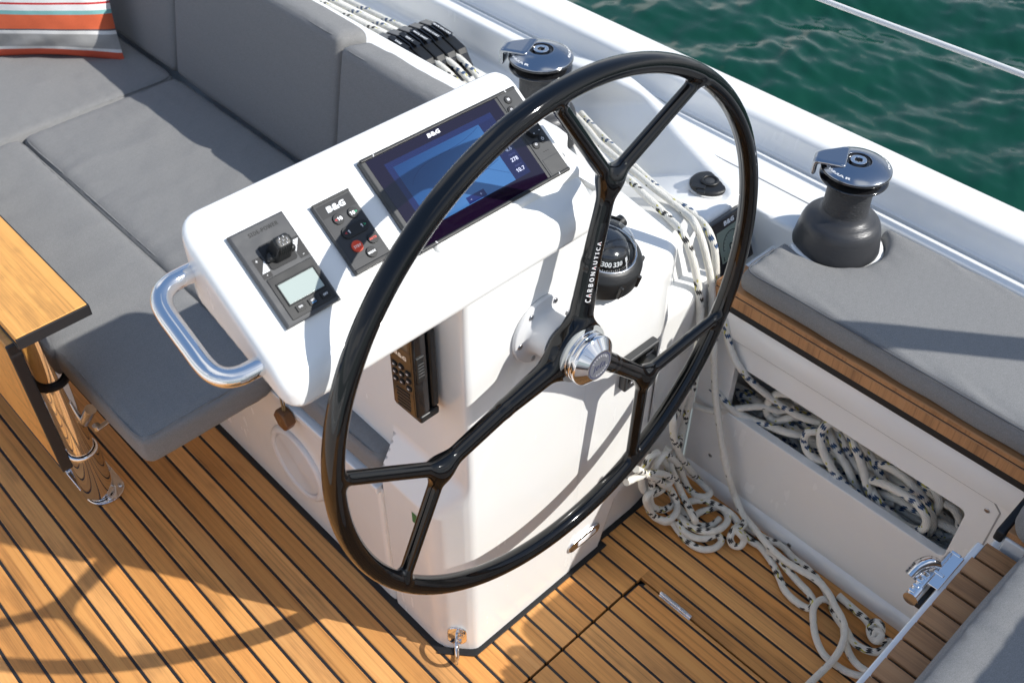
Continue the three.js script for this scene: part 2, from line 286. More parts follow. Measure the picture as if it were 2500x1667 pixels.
// a line of piping round the upper edge of a cushion
function pipe(w, h, d, { r = 0.022, rr = 0.0022, yy = 1, in_ = 0.30 } = {}) {
  const a = w / 2 - r * in_, b = d / 2 - r * in_, y = yy * (h / 2 - r * in_), c = 0.02, P = [];
  for (const [sx, sz] of [[1, 1], [1, -1], [-1, -1], [-1, 1]]) { const k = sx * sz > 0; const A = [sx * (k ? a - c : a), y, sz * (k ? b : b - c)], B = [sx * (k ? a : a - c), y, sz * (k ? b - c : b)]; P.push(V3(...A), V3(sx * (a - c * 0.3), y, sz * (b - c * 0.3)), V3(...B)); }
  const Q = []; for (let i = 0; i < P.length; i++) { Q.push(P[i]); if (i % 3 === 2) { const n = P[(i + 1) % P.length]; for (let t = 1; t < 6; t++) Q.push(P[i].clone().lerp(n, t / 6)); } }
  return tube(Q, rr, { n: 6, closed: true, step: 0.02 });
}
// lettering cut out by its own alpha
function decal(w, h, px, py, draw, col, rough = 0.5) { return [flatFace(w, h), std(col, rough, { alphaMap: canvasTex(px, py, (g) => { g.fillStyle = '#000'; g.fillRect(0, 0, px, py); g.fillStyle = '#fff'; g.textAlign = 'center'; g.textBaseline = 'middle'; draw(g, px, py); }, false), alphaTest: 0.5 })]; }
function cushion(name, label, w, h, d, m, mat, o = {}) {
  const t = thing(name, label, 'cushion', o.group); t.applyMatrix4(m);
  part(t, 'cover', cushionGeo(w, h, d, o), mat); part(t, 'piping', pipe(w, h, d, o), o.pipe ?? mat); return t;
}
// ================================================================ the water
{
  const N = 420, NZ = 420, pos = [], idx = [], uv = [];
  const waves = []; for (let i = 0; i < 46; i++) { const L = 0.10 * Math.pow(22, rnd()), a = 2.15 + (rnd() - 0.5) * (L < 0.4 ? 2.6 : 1.5); waves.push([Math.cos(a) * 2 * Math.PI / L, Math.sin(a) * 2 * Math.PI / L, rnd() * 6.28, 0.0105 * Math.pow(L, 0.88)]); }
  const hgt = (x, z) => { const wx = x + 0.22 * (fbm(x * 1.3, z * 1.3, 3, 3) - 0.5), wz = z + 0.22 * (fbm(x * 1.3, z * 1.3, 8, 3) - 0.5), gust = 0.45 + 1.1 * fbm(x * 0.5, z * 0.5, 5, 2); let h = 0; for (const [kx, kz, p, A] of waves) { const s = Math.sin(kx * wx + kz * wz + p); h += A * (1 - 2 * Math.sqrt((s * s) * 0.9 + 0.03) * 0.5 + s * 0.4); } return h * gust; };
  for (let j = 0; j <= NZ; j++) for (let i = 0; i <= N; i++) {
    const s = i / N, t = 2 * j / NZ - 1, x = 1.55 + 9 * s + 90 * Math.pow(s, 9), z = -2.6 + 6.5 * t + 90 * Math.pow(t, 9);
    const far = clamp(1 - (Math.hypot(x - 5, z + 2.6) - 8) / 20); pos.push(x, -0.95 + hgt(x, z) * far, z); uv.push(x, z);
  }
  for (let j = 0; j < NZ; j++) for (let i = 0; i < N; i++) { const a = j * (N + 1) + i, b = a + N + 1; idx.push(a, b, a + 1, a + 1, b, b + 1); }
  const g = new THREE.BufferGeometry(); g.setAttribute('position', new THREE.Float32BufferAttribute(pos, 3)); g.setAttribute('uv', new THREE.Float32BufferAttribute(uv, 2)); g.setIndex(idx); g.computeVertexNormals();
  structure('water', g, phy(lin(0.004, 0.046, 0.029), 0.03, { ior: 1.34, specularIntensity: 0.9 }), 'rippled dark green harbour water beyond the white gunwale');
}
// ================================================================ hull edge: gunwale and topside
{
  const P = [[1.776, 0.40], [1.776, 0.661], [1.784, 0.663], [1.789, 0.669], [1.7965, 0.706], [1.800, 0.714], [1.807, 0.719], [1.816, 0.7205], [1.890, 0.7195], [1.899, 0.717], [1.905, 0.710], [1.910, 0.69], [1.93, 0.42], [1.93, 0.40]];
  structure('gunwale', sweepZ(P, -6, 2.4), M.gel, 'white raised gunwale along the starboard deck edge');
  structure('hull', sweepZ([[1.765, 0.398], [1.929, 0.398], [1.93, -0.1], [1.86, -0.8], [1.72, -1.2], [1.5, -1.2], [1.70, -0.1]], -6, 2.4), M.gel, 'white topside of the hull below the gunwale');
}
// ================================================================ side deck and coaming, one moulding with trough, shelf and seat recess
{
  const f = (x, y, z) => {
    const rs = 0.926 * (x - 1.745) + 0.378 * (z + 1.385), ridge = 0.030 * (1 - sstep(-0.005, 0.062, rs)) * sstep(-1.75, -1.42, z);
    const top = y - (0.655 + ridge + 0.004 * sstep(1.66, 1.71, x));
    let d = smax(top, Math.max(1.322 - x, x - 1.775, -3.6 - z, z - 0.9, 0.42 - y), 0.012);
    const fl = mix(0.565, 0.665, sstep(-1.30, -1.0, z));
    let tr = smax(smax(x - (1.712 + 0.10 * (y - 0.57)), 1.30 - x, 0.02), fl - y, 0.016);
    tr = smax(tr, 0.713 * (x - 1.745) + 0.291 * (z + 1.385) - 0.64 * (y - 0.68), 0.012);
    d = smax(d, -tr, 0.014);
    const plinth = 0.098 - Math.hypot(x - 1.616, z + 0.728);
    let seat = smax(smax(x - 1.737, -0.80 - z, 0.02), 0.598 - y, 0.012); seat = smax(seat, plinth, 0.012);
    d = smax(d, -seat, 0.012);
    let ins = smax(smax(-(0.414 * (y - 0.655) + 0.91 * (z + 0.945)), x - 1.59, 0.02), Math.max(0.535 - y, z + 0.79), 0.01);
    d = smax(d, -ins, 0.012);
    const lip = Math.max(x - 1.425, -(0.28 * (y - 0.655) + 0.96 * (z + 0.93)));
    return smax(d, -lip, 0.014);
  };
  structure('side_deck', solid(f, [1.30, 0.40, -3.62], [1.80, 0.72, 0.92], 0.0085), M.gel, 'white moulded side deck with rope trough, winch shelf and seat recess');
  const dk = scene.children.at(-1); part(dk, 'deck_seam', bb(1.6835, 1.6862, 0.655, 0.6580, -1.21, -0.80, 0.0004), std(lin(0.30, 0.30, 0.31), 0.6));
  const g = structure('seat_back_coaming', solid((x, y, z) => smax(smax(y - 0.79, Math.abs(x - 1.285) - 0.06 - 0.1 * (0.79 - y), 0.02), Math.max(Math.abs(z + 2.44) - 1.14, 0.36 - y), 0.02), [1.14, 0.35, -3.62], [1.40, 0.82, -1.27], 0.01), M.gel, 'white coaming behind the settee backrests');
}
// ================================================================ cockpit sole: separate teak planks over black caulking
const PITCH = 0.0472, X0 = 0.0022, GAP = 0.0062, lat = (k) => X0 + PITCH * k;
const HZ0 = -0.713, HX0 = lat(15) + 0.002, HX1 = 1.099, HZ1 = -0.02;
{
  const sole = structure('cockpit_sole', null, null, 'teak planked cockpit floor with black caulking seams');
  part(sole, 'caulking', merge([bb(-1.3, HX0 - 0.008, -0.03, -0.0016, -3.6, 0.9, 0.001), bb(HX0 - 0.008, 1.42, -0.03, -0.0016, -3.6, HZ0 - 0.008, 0.001), bb(HX1 + 0.008, 1.42, -0.03, -0.0016, HZ0 - 0.008, 0.9, 0.001), bb(HX0 - 0.008, HX1 + 0.008, -0.03, -0.0016, HZ1 + 0.008, 0.9, 0.001), bb(HX0 - 0.05, HX1 + 0.05, -0.05, -0.031, HZ0 - 0.05, HZ1 + 0.05, 0.001)]), M.caulk);
  const pl = (x0, x1, z0, z1) => { if (x1 - x0 > 0.006) part(sole, 'plank', plank(x0, x1, -0.012, 0.0006 * (rnd() - 0.5), z0, z1), TEAK[Math.floor(rnd() * 7)]); };
  for (let k = -24; k < 30; k++) {
    const a = lat(k) + GAP / 2, b = lat(k + 1) - GAP / 2;
    if (b < 0.662) { const j = -2.4 + 1.5 * rnd(); pl(a, b, -3.55, 0.85); }
    else {
      const z0 = a < 0.66 ? -3.55 : -0.90; if (a > 1.40) continue;
      const bE = Math.min(b, 1.405), inH = a > HX0 - 0.01 && a < HX1;
      if (!inH) pl(a < 0.665 && b > 0.662 ? a : a, bE, z0, 0.85);
      else if (b <= HX1 + 0.004) { pl(a, bE, -0.90, HZ0 - 0.006); pl(a, bE, HZ1 + 0.006, 0.85); }
      else { pl(a, bE, -0.90, HZ0 - 0.006); pl(HX1 + 0.005, bE, HZ0 - 0.006, 0.85); pl(a, bE, HZ1 + 0.006, 0.85); }
    }
  }
  const seal = 'sealant';
  part(sole, seal, bb(0.659, 0.676, -0.001, 0.0035, -3.5, -0.888, 0.001), M.rubber);
  part(sole, seal, bb(0.712, 1.11, -0.001, 0.0035, -0.845, -0.828, 0.001), M.rubber);
  part(sole, seal, bb(1.10, 1.41, -0.001, 0.0035, -0.866, -0.846, 0.001), M.rubber);
  part(sole, seal, cm(rbox(0.016, 0.0045, 0.084, 0.001), T(0.6895, 0.0012, -0.862, 0, Math.atan2(0.047, 0.053), 0)), M.rubber);
}
// the lifting hatch in the sole
{
  const h = thing('deck_hatch', 'teak planked floor hatch with rounded corner and chrome hinge aft of the console', 'hatch');
  const P = [], r = 0.022; const s = new THREE.Shape(); s.moveTo(HX0, HZ1); s.lineTo(HX0, HZ0); s.lineTo(HX1 - r, HZ0); s.absarc(HX1 - r, HZ0 + r, r, -Math.PI / 2, 0); s.lineTo(HX1, HZ1);
  part(h, 'hatch_base', boxUV(ext(s, 0.016, 0).rotateX(Math.PI / 2).translate(0, -0.0016, 0)), M.caulk);
  for (let k = 15; lat(k) < HX1 - 0.003; k++) { const a = Math.max(lat(k) + GAP / 2, HX0), b = Math.min(lat(k + 1) - GAP / 2, HX1); if (b - a < 0.006) continue; part(h, 'plank', plank(a, b, -0.012, 0.0008, HZ0 + (b > HX1 - 0.012 ? 0.013 : b > HX1 - 0.03 ? 0.004 : 0), HZ1), TEAK[(k * 3) % 7]); }
  for (const z of [-0.62, -0.25]) { const hg = part(h, 'hinge', merge([mv(cyl(0.0045, 0.0045, 0.085, 16).rotateX(Math.PI / 2), HX1 + 0.004, 0.003, z), bb(HX1 - 0.003, HX1 + 0.011, -0.004, 0.0012, z - 0.042, z + 0.042, 0.0008)]), M.chrome); for (const q of [-0.022, 0.0, 0.022]) part(hg, 'knuckle', mv(cyl(0.0054, 0.0054, 0.016, 16).rotateX(Math.PI / 2), HX1 + 0.004, 0.0032, z + q), M.satin); }
}
// ================================================================ helm console: pedestal, compass pod and sloping dash
const TH = 35 * Math.PI / 180, SN = Math.sin(TH), CS = Math.cos(TH);
const helm = thing('helm_console', 'white moulded steering console with sloping instrument dash and pedestal', 'console');
{
  const ped = (x, y, z) => {
    let lower = Math.max(0.672 - x, -0.884 * (x - 0.672) + 0.467 * (y - 0.44));
    lower = smax(lower, -0.755 * (x - 0.672) + 0.655 * (z + 0.893), 0.016);
    lower = smax(lower, z + 0.84, 0.012); lower = Math.max(lower, x - 1.0, -1.045 - z, -0.03 - y);
    const top = 0.753 + 0.20 * (-0.84 - z) - 0.26 * Math.max(0, x - 1.2) * (z > -1.2 ? 1 : 0);
    let pod = smax(0.718 - x, z + 0.84, 0.014); pod = smax(pod, y - Math.min(top, 0.83), 0.028); pod = smax(pod, x - 1.32, 0.02); pod = smax(pod, 0.514 * (x - 1.22) + 0.857 * (z + 0.84), 0.022); pod = smax(pod, (x - 1.102 - 0.30 * y - 1.2 * Math.max(0, y - 0.14)) / 1.1, 0.014); pod = Math.max(pod, -1.3 - z, -0.03 - y);
    let pod2 = smax(z + 0.862, y - Math.min(top, 0.83), 0.028); pod2 = smax(pod2, 0.514 * (x - 1.22) + 0.857 * (z + 0.84), 0.022); pod2 = smax(pod2, x - 1.32, 0.02); pod2 = Math.max(pod2, 0.8 - x, -1.3 - z, -0.03 - y);
    let tower = smax(smax(0.718 - x, z + 0.84, 0.014), Math.max(x - 0.985, y - 1.0, -1.08 - z, -0.03 - y), 0.01);
    const wall = Math.max(smax(z + 0.866, y - 0.59, 0.03), 0.95 - x, x - 1.425, -0.95 - z, -0.03 - y);
    return Math.min(smin(lower, Math.min(pod, tower), 0.006), smin(pod2, wall, 0.02));
  };
  part(helm, 'pedestal', solid(ped, [0.64, -0.04, -1.32], [1.45, 1.03, -0.81], 0.008), M.gel);
  const dash = (x, y, z) => {
    const topP = CS * (y - 1.014) + SN * (z + 0.825);
    let d = smax(Math.abs(x - 0.701) - 0.289, z + 0.8235, 0.03);
    d = smax(d, -1.046 - z, 0.035); d = smax(d, topP, 0.02);
    return smax(d, (0.968 - y) + 0.34 * (-0.83 - z), 0.016);
  };
  part(helm, 'dash', solid(dash, [0.39, 0.94, -1.08], [1.01, 1.20, -0.80], 0.0065), M.gel);
  part(helm, 'side_ledge', bb(0.70, 0.99, 0.97, 1.06, -1.07, -0.87, 0.01), M.gel);
}
// ================================================================ starboard locker bench with rope locker
const LX = 1.415;
{
  const b = thing('locker_bench', 'white starboard locker bench with slotted rope locker and teak edge', 'bench');
  const face = new THREE.Shape(); face.moveTo(-0.860, -0.01); face.lineTo(0.35, -0.01); face.lineTo(0.35, 0.474); face.lineTo(-0.860, 0.474); face.closePath();
  const hole = rrect(0.530, 0.147, 0.014, -0.512, 0.3355); face.holes.push(new THREE.Path(hole.getPoints(10)));
  part(b, 'front_panel', boxUV(ext(face, 0.022, 0.0025, 3).rotateY(-Math.PI / 2).translate(LX + 0.022, 0, 0)), M.gel);
  // raised frame round the slot and the fascia under the teak
  const fr = rrect(0.665, 0.185, 0.02, -0.530, 0.371); const fh = new THREE.Path(rrect(0.548, 0.165, 0.018, -0.512, 0.3355).getPoints(10));
  part(b, 'fascia', sweepZ([[LX - 0.010, 0.480], [LX - 0.003, 0.4755], [LX + 0.03, 0.4755], [LX + 0.03, 0.546], [LX - 0.012, 0.546], [LX - 0.0145, 0.532], [LX - 0.0135, 0.50]], -0.858, 0.35), M.gel);
  part(b, 'kick_strip', sweepZ([[LX - 0.016, -0.002], [LX + 0.001, -0.002], [LX + 0.001, 0.040], [LX - 0.006, 0.034], [LX - 0.014, 0.018]], -0.85, 0.35), M.gel);
  part(b, 'locker_floor', bb(LX + 0.02, 1.70, 0.10, 0.125, -0.84, -0.17, 0.002), M.gelIn);
  part(b, 'locker_back', bb(1.60, 1.62, 0.12, 0.56, -0.84, -0.17, 0.002), M.gelIn);
  for (const z of [-0.845, -0.17]) part(b, 'locker_end', bb(LX + 0.02, 1.62, 0.12, 0.56, z, z + 0.015, 0.002), M.gelIn);
  part(b, 'locker_top', bb(LX + 0.02, 1.70, 0.548, 0.592, -0.85, 0.35, 0.002), M.gel);
  part(b, 'rubber_edge', bb(LX - 0.0165, LX + 0.019, 0.5465, 0.5645, -0.852, 0.35, 0.003), M.rubber);
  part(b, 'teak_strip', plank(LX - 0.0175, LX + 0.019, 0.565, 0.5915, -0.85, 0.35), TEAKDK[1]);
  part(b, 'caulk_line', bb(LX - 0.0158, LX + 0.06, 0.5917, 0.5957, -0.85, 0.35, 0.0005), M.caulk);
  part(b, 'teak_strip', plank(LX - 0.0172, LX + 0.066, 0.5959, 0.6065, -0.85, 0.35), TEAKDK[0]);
  part(b, 'panel_gap', merge([bb(LX - 0.0012, LX + 0.004, 0.02, 0.455, -0.1975, -0.1945, 0.0005), bb(LX - 0.0012, LX + 0.004, 0.4695, 0.4725, -0.84, -0.212, 0.0005), cm(rbox(0.005, 0.003, 0.022, 0.0005), T(LX + 0.0013, 0.4625, -0.2035, 0.78, 0, 0))]), std(lin(0.34, 0.335, 0.33), 0.6));
  for (const [z, y] of [[-0.217, 0.443], [-0.539, 0.016], [-0.79, 0.10], [-0.835, 0.443]]) { const s = part(b, 'screw', cm(lathe([[0, 0.0012], [0.003, 0.0012], [0.0052, 0.0004], [0.0055, -0.001]], 20), T(LX - 0.0005 - (y < 0.03 ? 0.014 : 0), y, z, 0, 0, Math.PI / 2)), M.steelDull); }
}
// ================================================================ settee base under the seat cushions
{
  const b = thing('settee_base', 'white settee base with round loudspeaker grille beside the teak floor', 'seat base');
  part(b, 'side_panel', boxUV(solid((x, y, z) => smax(smax(0.672 - x, y - 0.388, 0.012), Math.max(x - 1.32, -3.5 - z, z + 1.046, -0.02 - y), 0.008), [0.65, -0.04, -3.52], [1.34, 0.41, -1.02], 0.016)), M.gel);
  part(b, 'top_lip', bb(0.664, 0.69, 0.372, 0.392, -3.4, -1.05, 0.004), M.gel);
  part(b, 'extension_board', bb(0.44, 0.664, 0.366, 0.385, -2.54, -1.46, 0.004), M.gel);
  part(b, 'extension_leg', mv(cyl(0.014, 0.014, 0.366, 24), 0.42, 0.183, -2.45), M.chrome);
  part(b, 'forward_base', bb(0.05, 0.663, -0.001, 0.386, -3.5, -2.575, 0.006), M.gel);
}
// ================================================================ stern bench across the aft end, on hinged supports
{
  const b = thing('stern_bench', 'aft helm bench topped with short teak slats', 'bench');
  part(b, 'front_panel', solid((x, y, z) => smax(smax(-0.166 - z + 0.10 * (0.55 - y), y - 0.554, 0.01), Math.max(0.30 - x, x - 1.40, z - 0.6, -0.01 - y), 0.008), [0.27, -0.03, -0.20], [1.43, 0.58, 0.63], 0.012), M.gel);
  part(b, 'edge_rail', bb(0.30, 1.235, 0.547, 0.563, -0.180, -0.166, 0.003), M.gel);
  part(b, 'caulk_bed', bb(0.305, 1.238, 0.5545, 0.5655, -0.168, 0.3, 0.001), M.caulk);
  for (let k = 0; k < 22; k++) { const x1 = 1.236 - k * 0.0425, x0 = x1 - 0.0375; const z0 = -0.1705 + (k ? 0 : 0.004); const g = plank(x0, x1, 0.5555, 0.5715, z0, 0.30); part(b, 'slat', g, TEAKDK[(k * 7) % 3]); }
  const corner = [[1.25, 1.29, -0.13], [1.2945, 1.335, -0.13], [1.3395, 1.392, -0.13]];
  part(b, 'corner_base', bb(1.246, 1.396, 0.5545, 0.591, -0.150, 0.3, 0.004), M.gel); part(b, 'rubber_edge', bb(1.244, 1.398, 0.575, 0.6, -0.166, -0.151, 0.004), M.rubber);
  for (const [x0, x1, z0] of corner) part(b, 'slat', plank(x0, x1, 0.592, 0.604, z0 - 0.02, 0.3), TEAKDK[1]);
}

// ================================================================ port side of the cockpit, mostly out of the frame: its sunlit white mouldings light the shaded starboard faces
{
  const g = structure('port_coaming', solid((x, y, z) => Math.min(smax(smax(x + 0.71, y - 0.60, 0.02), -1.25 - x, 0.02), smax(smax(x + 1.10, y - 0.80, 0.03), -1.25 - x, 0.02)) + Math.max(0, Math.abs(z + 1.35) - 2.2) , [-1.30, -0.02, -3.6], [-0.66, 0.85, 0.9], 0.02), M.gel, 'white port coaming and bench opposite the helm');
}
// ================================================================ cushions
{
  const G = 'settee cushions', c = (n, l, x0, x1, y0, y1, z0, z1, m, o) => cushion(n, l, x1 - x0, y1 - y0, z1 - z0, T((x0 + x1) / 2, (y0 + y1) / 2, (z0 + z1) / 2), m, { group: G, ...o });
  c('seat_cushion', 'long grey seat cushion along the backrests, running under the dash', 0.678, 1.136, 0.392, 0.466, -2.548, -1.052, M.cloth, { seedv: 2, puff: 0.008, wr: 0.0022 });
  c('seat_cushion', 'grey overhanging seat cushion beside the teak table', 0.378, 0.674, 0.386, 0.466, -2.548, -1.392, M.cloth, { seedv: 5, puff: 0.008, wr: 0.0022, pipe: M.cloth });
  c('seat_cushion', 'grey forward seat cushion under the striped pillow', 0.10, 1.136, 0.388, 0.466, -3.42, -2.554, M.cloth, { seedv: 8, puff: 0.008, wr: 0.0022 });
  const back = (l, z0, z1, h, th, sd) => cushion('back_cushion', l, th, h, z1 - z0, T(1.136 + 0.196 * h / 2 + 0.98 * th / 2, 0.468 + 0.98 * h / 2 - 0.196 * th / 2, (z0 + z1) / 2, 0, 0, -0.1974), M.cloth, { group: 'settee backrests', r: 0.02, puff: 0.008, wr: 0.0022, seedv: sd, yy: 1 });
  back('grey backrest cushion nearest the striped pillow', -3.30, -2.557, 0.362, 0.085, 11);
  back('widest grey backrest cushion, middle of the three', -2.549, -1.818, 0.374, 0.092, 13);
  back('grey backrest cushion partly hidden behind the dash', -1.812, -1.16, 0.358, 0.085, 17);
}
// side seat cushion, cut away round the winch
{
  const t = thing('bench_cushion', 'grey bench cushion cut away round the winch, on the starboard bench', 'cushion');
  const P = [[1.404, -0.800], [1.60, -0.800], [1.732, -0.672], [1.732, 0.30], [1.404, 0.30]], cx = 1.632, cz = -0.742;
  const f = (x, y, z) => { let d = polyD(x, z, P); d = smax(d, 0.104 - Math.hypot(x - cx, z - cz), 0.012); const q = clamp(-d / 0.06), crown = 0.005 * (1 - (1 - q) * (1 - q)), w = 0.0016 * (fbm(x * 9, z * 9, 2, 3) - 0.5) + 0.0020 * Math.sin(x * 140 + z * 40 + 8 * fbm(x * 6, z * 6, 5, 2)) * (1 - sstep(0.01, 0.05, -d)) * vnoise(x * 14, z * 14, 1); return smax(d - 0.002 * sstep(0, 0.03, 0.02 - Math.abs(y - 0.636)), Math.abs(y - 0.6355) - 0.028 - crown - w, 0.018); };
  part(t, 'cover', uvScale(solid(f, [1.38, 0.59, -0.82], [1.76, 0.69, 0.32], 0.0075), 20), M.cloth);
  const e = 0.003, path = [[1.404 + e, 0.29], [1.404 + e, 0.0], [1.404 + e, -0.4], [1.404 + e, -0.70], [1.405 + e, -0.786], [1.42, -0.7965], [1.50, -0.7965]];
  part(t, 'piping', tube(path.map(([x, z]) => V3(x, 0.6615, z)), 0.0018, { n: 6, step: 0.01 }), M.piping);
  const s = cushion('stern_cushion', 'puffy grey helm seat cushion on the aft bench', 0.93, 0.085, 0.56, T(0.775, 0.614, 0.172, 0, 0, 0), M.cloth, { seedv: 21, puff: 0.014, r: 0.03, wr: 0.003, pipe: M.piping, in_: 1.55, yy: -0.15, rr: 0.0026 });
  cushion('corner_cushion', 'grey rounded cushion end at the corner of the aft bench', 0.20, 0.075, 0.46, T(1.33, 0.643, 0.082), M.cloth, { seedv: 25, puff: 0.008, r: 0.03 });
}
// striped pillows
const pillowTex = dataTex(64, 512, (u, v) => {
  const n = hash3(Math.floor(u * 64), Math.floor(v * 512), 4) * 0.10 + 0.92; let c = [0.80, 0.80, 0.79];
  const vv = v / 0.74; const B = [[0, .085, [.62, .10, .05]], [.085, .115, [.78, .77, .75]], [.115, .245, [.36, .355, .345]], [.245, .275, [.80, .79, .77]], [.275, .29, [.10, .10, .11]], [.29, .415, [.68, .135, .055]], [.415, .45, [.22, .47, .46]], [.45, .50, [.80, .79, .78]], [.50, .515, [.55, .03, .03]], [.515, .56, [.80, .79, .78]], [.56, .60, [.45, .60, .60]], [.60, .70, [.36, .355, .345]], [.70, .86, [.68, .135, .055]], [.86, .93, [.8, .79, .77]], [.93, 1.0, [.62, .10, .05]], [1.0, 1.03, [.8, .79, .77]], [1.03, 1.2, [.36, .355, .345]], [1.2, 1.4, [.68, .135, .055]]];
  for (const [a, b, q] of B) if (vv >= a && vv < b) c = q; return c.map(x => enc(clamp(x * n)));
}, true);
function pillow(label, m, w = 0.46) {
  const N = 44, pos = [], uv = [], idx = [];
  for (const s of [1, -1]) for (let j = 0; j <= N; j++) for (let i = 0; i <= N; i++) {
    const a = 2 * i / N - 1, b = 2 * j / N - 1, e = Math.pow(Math.max(0, 1 - a * a), 0.55) * Math.pow(Math.max(0, 1 - b * b), 0.55), pin = 1 - 0.10 * (1 - a * a) * b * b - 0.0, pin2 = 1 - 0.10 * (1 - b * b) * a * a;
    const wr = 0.006 * (fbm(a * 4 + 3, b * 4, s * 2, 3) - 0.5) * sstep(0, 0.5, e) + 0.004 * Math.sin(9 * a + 14 * b * b) * (1 - e) * e * 3;
    pos.push(a * w / 2 * pin2, b * w / 2 * pin, s * (0.072 * e + wr)); uv.push((a + 1) / 2 * 3, (b + 1) / 2);
  }
  const K = (N + 1) * (N + 1); for (const s of [0, 1]) for (let j = 0; j < N; j++) for (let i = 0; i < N; i++) { const a = s * K + j * (N + 1) + i, b = a + 1, c = a + N + 1, d = c + 1; s ? idx.push(a, c, b, b, c, d) : idx.push(a, b, c, b, d, c); }
  const g = new THREE.BufferGeometry(); g.setAttribute('position', new THREE.Float32BufferAttribute(pos, 3)); g.setAttribute('uv', new THREE.Float32BufferAttribute(uv, 2)); g.setIndex(idx); g.computeVertexNormals();
  const o = single('striped_pillow', g, pillowMat, label, 'pillow', 'striped pillows'); o.applyMatrix4(m); return o;
}
const pillowMat = std(lin(1, 1, 1), 0.95, { map: pillowTex, bumpMap: clothBump, bumpScale: 0.0002 });
{
  const B = (X, Y, at) => { const x = X.clone().normalize(), z = x.clone().cross(Y).normalize(), y = z.clone().cross(x); return new THREE.Matrix4().makeBasis(x, y, z).setPosition(at); };
  pillow('orange, grey and white striped pillow leaning in the forward seat corner', B(V3(0.72, 0, 0.70), V3(0.22, 0.93, -0.24), V3(0.965, 0.668, -2.935)), 0.45);
  pillow('striped pillow mostly hidden under the dash', B(V3(0.80, 0, -0.60), V3(0.28, 0.955, 0.10), V3(1.000, 0.655, -1.285)), 0.40);
}
// ================================================================ cockpit table
{
  const t = thing('cockpit_table', 'teak cockpit table with folded leaf and thick chrome leg', 'table');
  part(t, 'table_top', uvScale(bb(0.2805, 0.4135, 0.6815, 0.7015, -2.75, -1.533, 0.0015), 4, 0.8), TEAKTABLE);
  part(t, 'black_edging', merge([bb(0.2785, 0.4155, 0.676, 0.6995, -1.5335, -1.5295, 0.001), bb(0.413, 0.4165, 0.676, 0.6995, -2.75, -1.5295, 0.001), bb(0.2785, 0.4155, 0.6735, 0.6812, -2.75, -1.534, 0.001)]), M.caulk);
  const lf = part(t, 'folded_leaf', uvScale(bb(0.2655, 0.2825, 0.33, 0.672, -2.75, -1.562, 0.002), 0.8, 4), TEAKTABLE);
  part(lf, 'black_edging', merge([bb(0.2630, 0.2850, 0.3275, 0.6735, -1.5625, -1.5535, 0.003), bb(0.2640, 0.2840, 0.3265, 0.3315, -2.75, -1.56, 0.002)]), M.caulk);
  const leg = part(t, 'leg', mv(cyl(0.029, 0.029, 0.66, 48), 0.352, 0.338, -1.755), M.chrome);
  part(leg, 'collar', mv(new THREE.TorusGeometry(0.033, 0.0075, 12, 48).rotateX(Math.PI / 2), 0.352, 0.385, -1.755), M.rubber);
  part(leg, 'lower_sleeve', mv(lathe([[0.031, 0], [0.0365, 0.002], [0.0365, 0.14], [0.0345, 0.146], [0.031, 0.147]], 48), 0.352, 0.014, -1.755), M.chrome);
  const cl = part(leg, 'clamp', cm(cyl(0.0125, 0.0125, 0.06, 24), T(0.385, 0.268, -1.725, 0.5, 0, -0.25)), M.satin);
  part(leg, 'clamp_lever', merge([cm(rbox(0.052, 0.007, 0.012, 0.003), T(0.412, 0.237, -1.708, 0, 0.2, -0.05)), cm(cyl(0.0085, 0.0085, 0.012, 20), T(0.390, 0.238, -1.71))]), M.satin);
  const s = rrect(0.088, 0.90, 0.0435, 0.363, 2.155);
  const base = part(t, 'base_plate', ext(s, 0.006, 0.002, 3).rotateX(-Math.PI / 2).translate(0, 0.0006, 0), M.chrome);
  const ring = new THREE.Shape(rrect(0.060, 0.84, 0.029, 0.358, 2.15).getPoints(12)); ring.holes.push(new THREE.Path(rrect(0.052, 0.832, 0.025, 0.358, 2.15).getPoints(12)));
  part(base, 'raised_rim', ext(ring, 0.014, 0.0015).rotateX(-Math.PI / 2).translate(0, 0.006, 0), M.chrome);
  for (const [x, z] of [[0.325, -1.78], [0.325, -1.86], [0.325, -1.95], [0.325, -2.05], [0.396, -1.735], [0.3985, -1.80], [0.36, -1.716]]) part(base, 'bolt', mv(lathe([[0, 0.0045], [0.0045, 0.0042], [0.006, 0.002], [0.0062, 0]], 20), x, 0.0065, z), M.satin);
}
